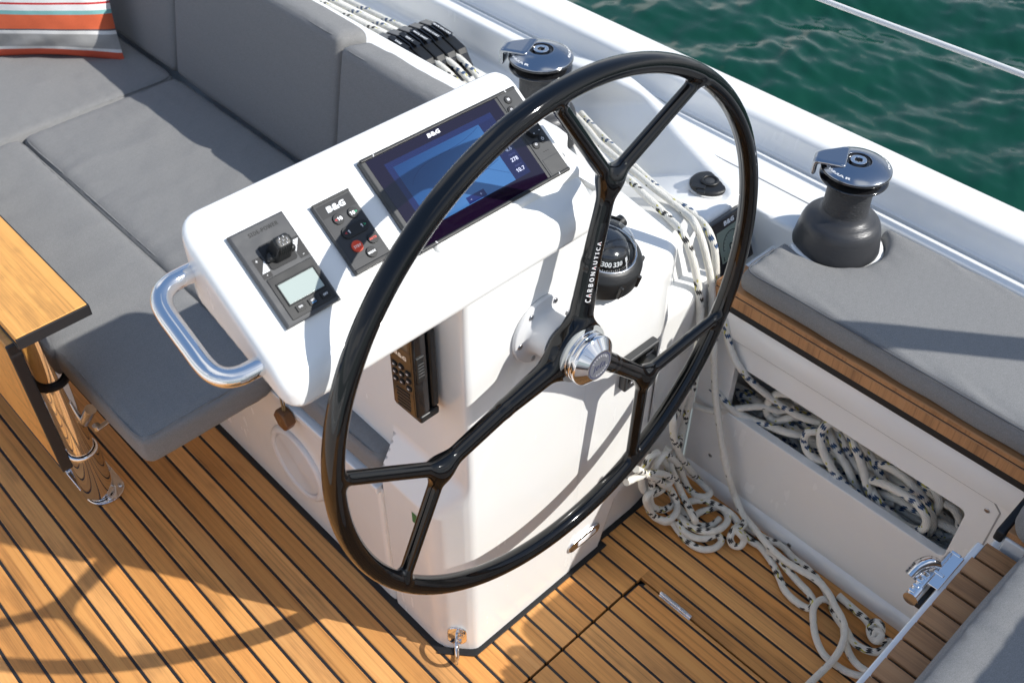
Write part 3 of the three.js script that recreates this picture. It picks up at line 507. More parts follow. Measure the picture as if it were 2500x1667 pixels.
// ================================================================ steering wheel
const WC = [0.8804, 0.8198, -0.7761], WT = 2.16 * Math.PI / 180;
{
  const w = thing('steering_wheel', 'large glossy black carbon steering wheel with three forked spokes', 'steering wheel', null, WC); w.rotation.x = -WT;
  const R = 0.455, rt = 0.0160, arms = [74.5, 194.5, 314.5].map(d => d * Math.PI / 180);
  const pol = (r, a, c = 0) => [r * Math.cos(a), r * Math.sin(a), c];
  const A = arms.map(a => ({ s: [pol(0.045, a, 0.010), pol(0.15, a, 0.002)], s2: [pol(0.15, a, 0.002), pol(0.283, a, 0)], b: [-1, 1].map(q => [pol(0.283, a), pol(0.449, a + q * 20.6 * Math.PI / 180)]) }));
  const f = (x, y, z) => {
    const r = Math.hypot(x, y); let d = Math.hypot(r - R, z * 0.97) - rt;
    d = smax(d, r - R - rt * 0.93, 0.006);
    for (const { s, s2, b } of A) {
      const zz = z * 1.22; let e = capsule(x, y, zz, ...s, 0.0228, 0.0166); e = smin(e, capsule(x, y, zz, ...s2, 0.0166, 0.0152), 0.004);
      const f1 = capsule(x, y, z, ...b[0], 0.0118, 0.0108), f2 = capsule(x, y, z, ...b[1], 0.0118, 0.0108);
      e = smin(e, smin(f1, f2, 0.026), 0.020); d = smin(d, e, 0.010);
    }
    const hub = smax(r - 0.0540, Math.abs(z - 0.010) - 0.0165, 0.010); return smin(d, hub, 0.016);
  };
  const g = solid(f, [-0.48, -0.48, -0.035], [0.48, 0.48, 0.045], 0.0036);
  const pieces = splitGeo(g, (x, y) => { const r = Math.hypot(x, y); if (r > 0.4385) return 'rim'; if (r < 0.060) return 'hub'; const a = (Math.atan2(y, x) + 2 * Math.PI) % (2 * Math.PI); let k = 0, m = 9; arms.forEach((q, i) => { const e = Math.abs(Math.atan2(Math.sin(a - q), Math.cos(a - q))); if (e < m) { m = e; k = i; } }); return 'spoke' + k; });
  part(w, 'rim', pieces.rim, M.wheel); part(w, 'hub', pieces.hub, M.wheel);
  const sp = [0, 1, 2].map(k => part(w, 'spoke', pieces['spoke' + k], M.wheel));
  // maker's lettering along the upper spoke
  const txt = canvasTex(1024, 96, (g, W, H) => { g.fillStyle = '#060607'; g.fillRect(0, 0, W, H); g.fillStyle = '#f2f2f2'; g.font = 'bold 78px sans-serif'; g.textBaseline = 'middle'; const s = 'CARBONAUTICA'; let x = 24; for (const ch of s) { g.fillText(ch, x, H / 2 + 4); if (ch === 'A') { g.fillStyle = '#c0202c'; g.fillRect(x + 20, H / 2 + 4, 16, 12); g.fillStyle = '#f2f2f2'; } x += g.measureText(ch).width + 15; } });
  { const a = arms[0], pos = [], uv = [], nor = [], idx = [], n = 8, e = [Math.cos(a), Math.sin(a), 0], s = [Math.sin(a), -Math.cos(a), 0];
    for (let i = 0; i <= 24; i++) for (let j = 0; j <= n; j++) { const r = mix(0.088, 0.222, i / 24), ph = (-46 + 42 * j / n) * Math.PI / 180; const d = [s[0] * Math.sin(ph), s[1] * Math.sin(ph), Math.cos(ph)]; let t = 0.06; for (let q = 0; q < 40; q++) t -= 0.8 * f(e[0] * r + d[0] * t, e[1] * r + d[1] * t, d[2] * t); t += 0.0004; pos.push(e[0] * r + d[0] * t, e[1] * r + d[1] * t, d[2] * t); nor.push(...d); uv.push(i / 24, 1 - j / n); }
    for (let i = 0; i < 24; i++) for (let j = 0; j < n; j++) { const p = i * (n + 1) + j, q = p + n + 1; idx.push(p, p + 1, q, q, p + 1, q + 1); }
    const gg = new THREE.BufferGeometry(); gg.setAttribute('position', new THREE.Float32BufferAttribute(pos, 3)); gg.setAttribute('normal', new THREE.Float32BufferAttribute(nor, 3)); gg.setAttribute('uv', new THREE.Float32BufferAttribute(uv, 2)); gg.setIndex(idx);
    part(sp[0], 'lettering', gg, phy(lin(1, 1, 1), 0.16, { map: txt, clearcoat: 1, clearcoatRoughness: 0.03 })); }
  // hub nut
  const nut = part(w, 'hub_nut', mv(lathe([[0, 0.026], [0.0345, 0.026], [0.0355, 0.0272], [0.0355, 0.0305], [0.0345, 0.0315], [0.0315, 0.032], [0.0315, 0.0335], [0.0345, 0.034], [0.0355, 0.035], [0.0355, 0.0385], [0.0345, 0.0395], [0.0315, 0.040], [0.0315, 0.0415], [0.0345, 0.042], [0.036, 0.0435], [0.036, 0.0475], [0.0352, 0.049], [0.0345, 0.0495], [0.0225, 0.0605], [0.0212, 0.0612], [0.0205, 0.0608]], 96).rotateX(Math.PI / 2).scale(1.22, 1.22, 1.1).translate(0, 0, -0.0025), 0, 0, 0), M.chrome);
  part(w, 'spacer_ring', mv(lathe([[0.02, 0.020], [0.0405, 0.020], [0.0415, 0.0212], [0.0415, 0.0252], [0.0405, 0.0264], [0.02, 0.0264]], 96).rotateX(Math.PI / 2).scale(1.22, 1.22, 1.0), 0, 0, 0.003), std(lin(0.34, 0.35, 0.34), 0.35));
  const cap = canvasTex(256, 256, (g) => { g.fillStyle = '#7d7f86'; g.fillRect(0, 0, 256, 256); g.strokeStyle = '#2a3060'; g.lineWidth = 7; g.beginPath(); g.arc(128, 128, 118, 0, 7); g.stroke(); g.fillStyle = '#232a58'; g.font = 'bold italic 74px serif'; g.textAlign = 'center'; g.fillText('Jefa', 122, 160); g.fillStyle = '#e8e8ee'; g.font = 'bold 25px sans-serif'; for (const [s, a0, r] of [['STEERING', -2.5, 92], ['RUDDER', 0.55, 92]]) for (let i = 0; i < s.length; i++) { const a = a0 + i * 0.27; g.save(); g.translate(128 + Math.cos(a) * r, 128 + Math.sin(a) * r); g.rotate(a + Math.PI / 2); g.fillText(s[i], 0, 8); g.restore(); } });
  part(nut, 'cap_badge', mv(new THREE.CircleGeometry(0.0250, 48), 0, 0, 0.0648), std(lin(1, 1, 1), 0.3, { map: cap, metalness: 0.4 }));
  // steering shaft housing on the pedestal
  const h = thing('shaft_housing', 'white round bearing flange with screws behind the steering wheel hub', 'flange', null, [0.8785, 0.8175, -0.84]);
  part(h, 'flange', lathe([[0, 0], [0.0635, 0], [0.0645, 0.002], [0.0640, 0.0065], [0.0615, 0.0085], [0.048, 0.009], [0.0425, 0.0115], [0.0395, 0.017], [0.0385, 0.030], [0.0375, 0.046], [0.036, 0.047], [0, 0.047]], 96).rotateX(Math.PI / 2), M.plasticW);
  for (let k = 0; k < 6; k++) { const a = (64 + k * 60) * Math.PI / 180; part(h, 'screw', cm(lathe([[0, 0.0010], [0.0012, 0.0001], [0.0015, 0.0016], [0.004, 0.0014], [0.005, 0.0004], [0.0052, -0.001]], 20), T(0.0535 * Math.cos(a), 0.0535 * Math.sin(a), 0.0092, Math.PI / 2, 0, 0)), M.steelDull); }
  part(h, 'shaft', mv(cyl(0.022, 0.022, 0.03, 32).rotateX(Math.PI / 2), 0.0015, 0.001, 0.052), M.steelDull);
}
// ================================================================ instruments on the dash. Local axes: x starboard, y up the slope, z out of the dash
function onDash(name, label, category, x, s, lift = 0) { const o = thing(name, label, category); o.matrix.makeBasis(V3(1, 0, 0), V3(0, SN, -CS), V3(0, CS, SN)).setPosition(x, 1.014 + s * SN + lift * CS, -0.825 - s * CS + lift * SN); o.matrix.decompose(o.position, o.quaternion, o.scale); return o; }
function logoBG(g, x, y, h, fill) { g.save(); g.translate(x, y); g.transform(1.35, 0, -0.12, 1, 0, 0); g.fillStyle = fill; g.strokeStyle = fill; g.lineWidth = h * 0.05; g.font = `bold ${h}px sans-serif`; g.textAlign = 'center'; g.textBaseline = 'middle'; g.fillText('B&G', 0, 0); g.strokeText('B&G', 0, 0); g.restore(); }
const faceMat = (t, rough = 0.4, o = {}) => phy(lin(1, 1, 1), rough, { map: t, ...o });
const flatFace = (w, h, r = 0.001) => { const g = new THREE.ShapeGeometry(rrect(w, h, Math.min(r, w / 2.01, h / 2.01)), 8), p = g.attributes.position, uv = g.attributes.uv; for (let i = 0; i < p.count; i++) uv.setXY(i, p.getX(i) / w + 0.5, p.getY(i) / h + 0.5); return g; };
{ // chartplotter
  const W = 0.2955, H = 0.154, o = onDash('chartplotter', 'black wide-screen chartplotter with rotary knob, largest display on the dash', 'chartplotter', 0.8215, 0.2214 - 0.077);
  part(o, 'housing', mv(rbox(W, H, 0.012, 0.003), 0, 0, 0.0045), M.grey);
  const gw = 0.2425, gx = -W / 2 + 0.0105 + gw / 2 - 0.002;
  const scr = canvasTex(1452, 896, (g, w, h) => {
    g.fillStyle = '#14081c'; g.fillRect(0, 0, w, h);
    const k = w / 242.5, X = 22 * k, Y = 17 * k, DW = 200 * k, DH = 110 * k;
    g.fillStyle = '#191f48'; g.fillRect(X, Y, DW, DH);
    const gr = g.createLinearGradient(X, Y, X + 60 * k, Y + DH); gr.addColorStop(0, '#16305a'); gr.addColorStop(0.55, '#214572'); gr.addColorStop(1, '#386190'); g.fillStyle = gr; g.fillRect(X + 10 * k, Y + 9 * k, DW - 40 * k, DH - 9 * k);
    g.fillStyle = '#171a3f'; g.fillRect(X + DW - 30 * k, Y + 9 * k, 30 * k, DH - 9 * k);
    g.strokeStyle = '#0f2550'; g.lineWidth = 3; g.beginPath(); g.moveTo(X + 20 * k, Y + 45 * k); g.bezierCurveTo(X + 50 * k, Y + 10 * k, X + 100 * k, Y + 35 * k, X + 165 * k, Y + 12 * k); g.moveTo(X + 10 * k, Y + 84 * k); g.lineTo(X + 60 * k, Y + 62 * k); g.moveTo(X + 120 * k, Y + 60 * k); g.lineTo(X + 168 * k, Y + 96 * k); g.moveTo(X + 100 * k, Y + 82 * k); g.lineTo(X + 165 * k, Y + 70 * k); g.stroke();
    g.fillStyle = '#c9cde0'; g.font = `bold ${8.5 * k}px sans-serif`; g.textAlign = 'right'; g.fillText('4.6', X + DW - 4 * k, Y + 66 * k); g.fillText('278', X + DW - 4 * k, Y + 84 * k); g.fillText('10.7', X + DW - 4 * k, Y + 102 * k);
    g.fillStyle = '#4a4f78'; g.font = `${3.5 * k}px sans-serif`; g.fillText('SOG kn', X + DW - 4 * k, Y + 57 * k); g.fillText('COG °M', X + DW - 4 * k, Y + 74 * k); g.fillText('Depth m', X + DW - 4 * k, Y + 92.5 * k);
    g.fillStyle = '#141c50'; g.fillRect(X + 80 * k, Y + 98 * k, 34 * k, 11 * k); g.fillStyle = '#9aa0c0'; g.font = `bold ${8 * k}px sans-serif`; g.textAlign = 'center'; g.fillText('-', X + 87 * k, Y + 106 * k); g.fillText('+', X + 106 * k, Y + 106 * k);
    logoBG(g, w * 0.49, 7.6 * k, 8.6 * k, '#e8e8ea');
    let q = 77; for (let i = 0; i < 240; i++) { q = (q * 16807) % 2147483647; const px = q % w; q = (q * 16807) % 2147483647; const py = q % h; g.fillStyle = `rgba(210,205,215,${0.10 + (q % 10) * 0.03})`; g.fillRect(px, py, 1 + (q % 3), 1 + (q % 2)); }
  });
  const gl = part(o, 'screen', mv(flatFace(gw, 0.1455, 0.002), gx, 0, 0.01075), faceMat(scr, 0.07, { clearcoat: 1, clearcoatRoughness: 0.02, emissive: lin(1, 1, 1), emissiveMap: scr, emissiveIntensity: 0.13 }));
  const bx = W / 2 - 0.0225;
  part(o, 'side_bar', mv(rbox(0.0375, 0.147, 0.003, 0.0012), bx + 0.0015, 0, 0.0103), M.grey);
  part(o, 'top_trim', mv(rbox(W - 0.002, 0.0055, 0.0050, 0.002), 0, H / 2 - 0.0028, 0.0100), M.black); part(o, 'bottom_trim', mv(rbox(W - 0.002, 0.0055, 0.0050, 0.002), 0, -H / 2 + 0.0028, 0.0100), M.black);
  for (const [x, y, a] of [[-0.124, 1, -0.5], [0.126, 1, 0.5], [-0.118, -1, 0.5], [0.124, -1, -0.2]]) part(o, 'corner_mark', cm(rbox(0.0014, 0.0040, 0.0006, 0.0002), T(x, y * (H / 2 - 0.0030), 0.0128, 0, 0, a)), M.white);
  const kn = part(o, 'knob', mv(lathe([[0, 0.008], [0.0085, 0.008], [0.0098, 0.0085], [0.0108, 0.0095], [0.0115, 0.009], [0.0118, 0]], 48).rotateX(Math.PI / 2), bx + 0.001, 0.002, 0.0115), M.black);
  for (let k = 0; k < 4; k++) { const a = 0.9 + k * Math.PI / 2; part(kn, 'pointer', cm(rbox(0.0012, 0.0024, 0.0004, 0.0001), T(bx + 0.001 + 0.0085 * Math.cos(a), 0.002 + 0.0085 * Math.sin(a), 0.0197, 0, 0, a - 1.57)), M.white); }
  const icons = [['menu', bx - 0.003, 0.0605], ['page', bx - 0.0085, 0.044], ['power', bx + 0.0085, -0.0155], ['mark', bx - 0.0075, -0.0195]];
  for (const [n, x, y] of icons) {
    const t = canvasTex(96, 96, (g) => { g.fillStyle = '#191a1c'; g.fillRect(0, 0, 96, 96); g.fillStyle = '#e6e6e8'; g.strokeStyle = '#e6e6e8'; g.lineWidth = 8; if (n === 'menu') { for (let i = 0; i < 3; i++) g.fillRect(30 + i * 14, 28, 9, 40); } else if (n === 'power') { g.beginPath(); g.arc(48, 50, 18, -0.9, 4.1); g.stroke(); g.fillRect(44, 24, 8, 24); } else { g.beginPath(); g.arc(48, 44, 15, 0, 7); g.stroke(); g.beginPath(); g.arc(48, 44, 5, 0, 7); g.fill(); } });
    const b = part(o, 'button', mv(lathe([[0, 0.002], [0.0058, 0.002], [0.0066, 0.0012], [0.0068, 0]], 32).rotateX(Math.PI / 2), x, y, 0.0116), M.black); part(b, 'icon', mv(new THREE.CircleGeometry(0.0055, 32), x, y, 0.01375), faceMat(t, 0.5));
  }
  part(o, 'card_door', mv(rbox(0.0335, 0.026, 0.0022, 0.0008), bx + 0.0025, -0.0575, 0.0111), M.grey);
  for (let k = 0; k < 3; k++) part(o, 'status_lamp', mv(cyl(0.0008, 0.0008, 0.001, 10).rotateX(Math.PI / 2), bx - 0.002 + k * 0.0042, -0.0345, 0.0117), M.rubber);
}
{ // autopilot keypad
  const W = 0.061, H = 0.110, o = onDash('autopilot_keypad', 'small black autopilot keypad with orange standby button', 'keypad', 0.6085, 0.195 - 0.055);
  part(o, 'housing', mv(rbox(W, H, 0.009, 0.002), 0, 0, 0.0038), M.grey);
  part(o, 'face', mv(flatFace(W - 0.006, H - 0.010), 0, -0.0005, 0.00838), faceMat(canvasTex(440, 800, (g, w, h) => { g.fillStyle = '#303133'; g.fillRect(0, 0, w, h); g.fillStyle = '#16171a'; g.fillRect(0, 0, w, 150); g.fillStyle = '#242527'; g.beginPath(); g.moveTo(110, 150); g.lineTo(330, 150); g.lineTo(300, 178); g.lineTo(140, 178); g.fill(); logoBG(g, w / 2, 74, 88, '#eef0f2'); g.strokeStyle = '#16171a'; g.lineWidth = 4; g.strokeRect(4, 150, w - 8, h - 156); g.beginPath(); g.moveTo(0, 690); g.lineTo(w, 690); g.stroke(); }), 0.42));
  const key = (x, y, w, h, txt, bg, parts2) => { const k = part(o, 'button', mv(ext(rrect(w, h, Math.min(w, h) / 2), 0.003, 0.0007, 2), x, y, 0.0079), bg ?? M.black); part(k, 'legend', mv(flatFace(w - 0.003, h - 0.003, Math.min(w, h) / 2 - 0.0016), x, y, 0.01095), faceMat(txt, 0.5)); };
  const leg = (w, h, bg, f) => canvasTex(w, h, (g) => { g.fillStyle = bg; g.fillRect(0, 0, w, h); g.textAlign = 'center'; g.textBaseline = 'middle'; f(g, w, h); });
  const dk = '#141517', orange = std(lin(0.72, 0.075, 0.03), 0.45);
  key(-0.0085, 0.0225, 0.0155, 0.0155, leg(128, 128, dk, (g) => { g.font = 'bold 76px sans-serif'; g.fillStyle = '#e8343e'; g.fillText('<', 24, 66); g.fillStyle = '#ffffff'; g.fillText('10', 84, 66); }));
  key(0.0155, 0.0215, 0.0155, 0.0155, leg(128, 128, dk, (g) => { g.font = 'bold 76px sans-serif'; g.fillStyle = '#ffffff'; g.fillText('10', 44, 66); g.fillStyle = '#25c088'; g.fillText('>', 106, 66); }));
  key(0.0045, 0.0005, 0.0425, 0.0165, leg(384, 136, dk, (g) => { g.font = 'bold 72px sans-serif'; g.fillStyle = '#d9303a'; g.fillText('<', 42, 70); g.fillStyle = '#f0f0f0'; g.fillText('1', 92, 70); g.fillText('1', 296, 70); g.fillStyle = '#25b07a'; g.fillText('>', 342, 70); }));
  key(-0.0075, -0.0215, 0.0165, 0.0165, leg(128, 128, '#e0401c', (g) => { g.font = 'bold 48px sans-serif'; g.fillStyle = '#ffe9dc'; g.fillText('STBY', 64, 66); }), orange);
  key(0.0185, -0.0215, 0.0155, 0.0155, leg(128, 128, dk, (g) => { g.font = 'bold 45px sans-serif'; g.fillStyle = '#f0503e'; g.fillText('AUTO', 64, 66); }));
  key(0.0055, -0.0375, 0.0155, 0.0155, leg(128, 128, dk, (g) => { g.font = 'bold 44px sans-serif'; g.fillStyle = '#ffffff'; g.fillText('MODE', 64, 66); }));
  part(o, 'bottom_trim', mv(rbox(W, 0.0065, 0.0035, 0.0015), 0, -H / 2 + 0.0033, 0.0080), M.black); part(o, 'top_trim', mv(rbox(W, 0.0035, 0.0025, 0.001), 0, H / 2 - 0.0018, 0.0080), M.black);
}
{ // thruster joystick panel
  const W = 0.0835, H = 0.140, o = onDash('thruster_panel', 'grey thruster panel with black joystick and small blank display', 'control panel', 0.4985, 0.2075 - 0.07);
  const s = new THREE.Shape(); { const w = W / 2, h = H / 2; s.moveTo(-w, -h); s.lineTo(w, -h); s.lineTo(w, h); s.lineTo(-w, h); s.closePath(); }
  part(o, 'housing', boxUV(ext(s, 0.0095, 0.003, 2)), std(lin(0.062, 0.063, 0.066), 0.48, { bumpMap: grain, bumpScale: 0.0008 }));
  { const [dg, dm] = decal(0.052, 0.0095, 640, 116, (g) => { g.font = 'bold 92px sans-serif'; g.fillText('SIDE-POWER', 320, 62); }, lin(0.006, 0.006, 0.006)); part(o, 'lettering', mv(dg, 0.0045, 0.0585, 0.0098), dm); }
  part(o, 'lower_cover', mv(ext(rrect(0.069, 0.062, 0.002), 0.0018, 0.0008), 0.0035, -0.0335, 0.0088), M.black);
  // + / - panels beside the stick
  const pm = (f) => canvasTex(128, 256, f);
  const pat = (flip, top) => pm((g) => { g.fillStyle = '#121214'; g.fillRect(0, 0, 128, 256); g.fillStyle = '#dfe0e2'; g.beginPath(); if (flip) { g.moveTo(128, 60); g.lineTo(128, 190); g.lineTo(20, 190); } else { g.moveTo(0, 30); g.lineTo(118, 30); g.lineTo(0, 165); } g.fill(); g.fillStyle = '#555'; g.font = 'bold 24px sans-serif'; g.textAlign = 'center'; g.fillText('HOLD', flip ? 84 : 42, flip ? 172 : 62); g.fillStyle = '#f2f2f2'; g.font = 'bold 60px sans-serif'; if (top) g.fillText('+', 44, 56); g.fillText('-', flip ? 66 : 64, 238); });
  part(o, 'hold_marking', mv(flatFace(0.0135, 0.030), -0.0255, 0.0135, 0.0098), faceMat(pat(true, true), 0.5)); part(o, 'hold_marking', mv(flatFace(0.0135, 0.030), 0.0325, 0.0165, 0.0098), faceMat(pat(false, false), 0.5));
  part(o, 'joystick_socket', mv(ext(rrect(0.040, 0.036, 0.004), 0.002, 0.0006), 0.0035, 0.0225, 0.0088), M.rubber);
  const js = (x, y, z) => { const c = smax(Math.abs(x) - mix(0.0135, 0.0115, clamp(z / 0.034)), Math.abs(y - 0.10 * z) - mix(0.0125, 0.0085, clamp(z / 0.034)), 0.006); let d = smax(smax(c, z - 0.034 - 0.06 * y, 0.004), -z, 0.003); d += 0.0007 * Math.sin(x * 1900) * sstep(0.010, 0.018, z) * (z < 0.032 ? 1 : 0); d = Math.min(d, Math.hypot(x + 0.0155, y, z - 0.008) - 0.0042, Math.hypot(Math.max(0, Math.abs(x) - 0.0165), y + 0.003, z - 0.006) - 0.0052); return d; };
  const stick = part(o, 'joystick', mv(solid(js, [-0.026, -0.024, -0.004], [0.026, 0.026, 0.044], 0.0013), 0.0045, 0.0215, 0.0098), M.black);
  for (let i = 0; i < 7; i++) { const a = i / 6 * 6.283, r = i === 6 ? 0 : 0.0052; part(stick, 'grip_dot', mv(rbox(0.0016, 0.0028, 0.0008, 0.0003), 0.0045 + r * Math.cos(a) * 1.1, 0.0250 + r * Math.sin(a), 0.0443), M.steelDull); }
  const lcd = part(o, 'display', mv(rbox(0.054, 0.029, 0.0012, 0.0004), 0.0045, -0.030, 0.0103), std(lin(0.40, 0.46, 0.43), 0.12)); lcd.name = 'lcd_window';
  part(o, 'lcd_frame', mv(ext((() => { const s = rrect(0.0585, 0.0335, 0.001, 0.0045, -0.030); s.holes.push(new THREE.Path(rrect(0.0545, 0.0295, 0.0006, 0.0045, -0.030).getPoints(4))); return s; })(), 0.0022, 0.0006), 0, 0, 0.0098), M.rubber);
  for (const [x, y, t, sub] of [[-0.0125, -0.0545, 'ON', '✱'], [0.0062, -0.0545, 'ON', 'MENU'], [0.0255, -0.0545, 'OFF', '']]) {
    const k = part(o, 'button', mv(rbox(0.0135, 0.0088, 0.0022, 0.0006), x, y, 0.0113), M.black);
    part(k, 'legend', mv(flatFace(0.0125, 0.0078), x, y, 0.01255), faceMat(canvasTex(160, 100, (g) => { g.fillStyle = '#0e0f11'; g.fillRect(0, 0, 160, 100); g.fillStyle = '#f2f2f2'; g.font = 'bold 50px sans-serif'; g.textAlign = 'center'; g.fillText(t, 80, sub ? 52 : 68); g.fillStyle = '#5aa8e8'; g.font = 'bold 30px sans-serif'; g.fillText(sub, 80, 90); }), 0.5));
  }
}
// grab rail on the inboard side of the dash
{
  const t = thing('grab_rail', 'polished stainless grab handle on the inboard side of the dash', 'handle');
  const P = [[0.425, 1.086, -1.024], [0.400, 1.0865, -1.024], [0.381, 1.0865, -1.022], [0.366, 1.0845, -1.015], [0.3575, 1.079, -1.004], [0.3545, 1.072, -0.990], [0.354, 1.060, -0.965], [0.354, 1.048, -0.940], [0.3545, 1.036, -0.916], [0.3580, 1.029, -0.902], [0.3665, 1.0235, -0.892], [0.381, 1.020, -0.886], [0.400, 1.0190, -0.884], [0.425, 1.019, -0.884]];
  part(t, 'bar', tube(P, 0.0134, { n: 40, step: 0.0025 }), M.chrome);
}
// ================================================================ handheld radio on the pedestal side, face to port
{
  const o = thing('radio_handset', 'black handheld radio with keypad hanging under the dash', 'radio'); o.matrix.makeBasis(V3(0, 0, 1), V3(0, 1, 0), V3(-1, 0, 0)).setPosition(0.668, 0.800, -0.930); o.matrix.decompose(o.position, o.quaternion, o.scale);
  o.rotation.z += 0.0; const W = 0.062, H = 0.186;
  part(o, 'body', mv(rbox(W, H, 0.030, 0.006, 4), 0, 0, -0.010), M.blackGloss);
  part(o, 'cradle', merge([mv(rbox(W + 0.006, 0.016, 0.040, 0.004), 0, -H / 2 - 0.002, -0.020), mv(rbox(W + 0.004, H * 0.9, 0.014, 0.004), 0, 0, -0.034)]), M.black);
  part(o, 'face', mv(flatFace(W - 0.010, H - 0.012, 0.004), 0, 0, 0.0053), faceMat(canvasTex(420, 1400, (g, w, h) => { g.fillStyle = '#19191a'; g.fillRect(0, 0, w, h); g.fillStyle = '#2a2a2b'; g.fillRect(30, 20, w - 60, 330); g.fillStyle = '#55564f'; g.fillRect(50, 40, w - 100, 220); logoBG(g, w / 2, 420, 92, '#e9e3d6'); g.strokeStyle = '#0a0a0a'; g.lineWidth = 6; g.beginPath(); g.moveTo(0, 960); g.lineTo(w, 960); g.stroke(); }), 0.3, { clearcoat: 0.4 }));
  for (let r = 0; r < 3; r++) for (let c = -1; c <= 1; c++) { const y = 0.006 - r * 0.0165 + (c ? 0 : 0.004), x = c * 0.0165; const k = part(o, 'button', mv(ext(rrect(0.0115, 0.0095, 0.003), 0.003, 0.0008), x, y, 0.0045), M.rubber); part(k, 'symbol', mv(rbox(0.0045, 0.0022, 0.0006, 0.0002), x, y, 0.0077), M.white); }
  for (let k = 0; k < 6; k++) part(o, 'speaker_slot', cm(rbox(0.034 - 0.002 * (k % 2), 0.0036, 0.0012, 0.0004), T(0, -0.0445 - k * 0.0075, 0.0056, 0, 0, 0.12)), M.rubber);
  const sd = part(o, 'talk_key', mv(rbox(0.004, 0.052, 0.016, 0.0015), W / 2 + 0.0005, 0.018, -0.008), M.black); for (let k = 0; k < 5; k++) part(sd, 'rib', mv(rbox(0.0015, 0.0022, 0.012, 0.0005), W / 2 + 0.0028, 0.004 + k * 0.0065, -0.008), M.grey);
  part(o, 'top_knob', mv(cyl(0.008, 0.009, 0.016, 24), -0.012, H / 2 + 0.006, -0.012), M.black); part(o, 'antenna_stub', mv(cyl(0.006, 0.007, 0.05, 20), 0.016, H / 2 + 0.022, -0.012), M.black);
}
// ================================================================ steering compass on the pod
{
  const o = thing('compass', 'black dome steering compass with white degree marks on the pod', 'compass', null, [1.086, 0.784, -0.905]); o.rotation.x = 0.27; o.rotation.z = -0.02; o.scale.setScalar(1.1);
  part(o, 'base_ring', lathe([[0.0, 0.0], [0.067, 0.0], [0.0685, 0.004], [0.0680, 0.020], [0.0665, 0.034], [0.0645, 0.038], [0.0575, 0.0455], [0.0525, 0.049], [0.050, 0.0485], [0.049, 0.040], [0, 0.036]], 96), M.black);
  for (let k = 0; k < 10; k++) { const a = 0.3 + k * 0.628; part(o, 'grip_rib', cm(rbox(0.006, 0.026, 0.012, 0.0022), T(0.0665 * Math.sin(a), 0.019, 0.0665 * Math.cos(a), 0, a + 0.5, 0)), M.black); }
  const band = canvasTex(2048, 256, (g, w, h) => { g.fillStyle = '#08090a'; g.fillRect(0, 0, w, h); g.fillStyle = '#eef0f0'; for (let i = 0; i < 72; i++) { const x = i / 72 * w, L = i % 2 ? 34 : 60; g.fillRect(x - 4, h - 12 - L, 8, L); } g.font = 'bold 92px sans-serif'; g.textAlign = 'center'; ['N', '30', '60', 'E', '120', '150', 'S', '210', '240', 'W', '300', '330'].forEach((s, i) => g.fillText(s, (i / 12 + 1 / 24) * w, 112)); });
  part(o, 'card', lathe([[0.0425, 0.041], [0.0405, 0.047], [0.0335, 0.0615]], 96), phy(lin(1, 1, 1), 0.35, { map: band, side: THREE.DoubleSide }));
  part(o, 'card_cap', lathe([[0.0335, 0.0615], [0.030, 0.0655], [0.018, 0.0705], [0, 0.0725]], 64), M.blackGloss);
  part(o, 'lubber_line', cm(rbox(0.0016, 0.022, 0.0012, 0.0004), T(0, 0.056, 0.0445, -0.45, 0, 0)), M.white);
  part(o, 'dome', lathe([[0.0495, 0.046], [0.0490, 0.054], [0.0465, 0.0635], [0.0415, 0.0725], [0.034, 0.0798], [0.024, 0.0850], [0.012, 0.0880], [0, 0.0889]], 96), phy(lin(0.97, 0.98, 0.98), 0.0, { transmission: 1, thickness: 0, ior: 1.45 }));
  part(o, 'chrome_ring', mv(new THREE.TorusGeometry(0.0508, 0.0018, 12, 96).rotateX(Math.PI / 2), 0, 0.0485, 0), M.satin);
  part(o, 'hood', lathe([[0.058, 0.040], [0.0565, 0.058], [0.054, 0.060], [0.0535, 0.046]], 64).toNonIndexed() && (() => { const g = new THREE.LatheGeometry([[0.0585, 0.036], [0.0580, 0.052], [0.0560, 0.066], [0.0535, 0.067], [0.0530, 0.048]].map(p => new THREE.Vector2(...p)), 48, Math.PI * 0.62, Math.PI * 0.80); return g; })(), M.black);
  part(o, 'side_screw', cm(cyl(0.0105, 0.0115, 0.016, 32), T(0.061, 0.046, -0.026, 0, 0, -1.35)), M.black);
}
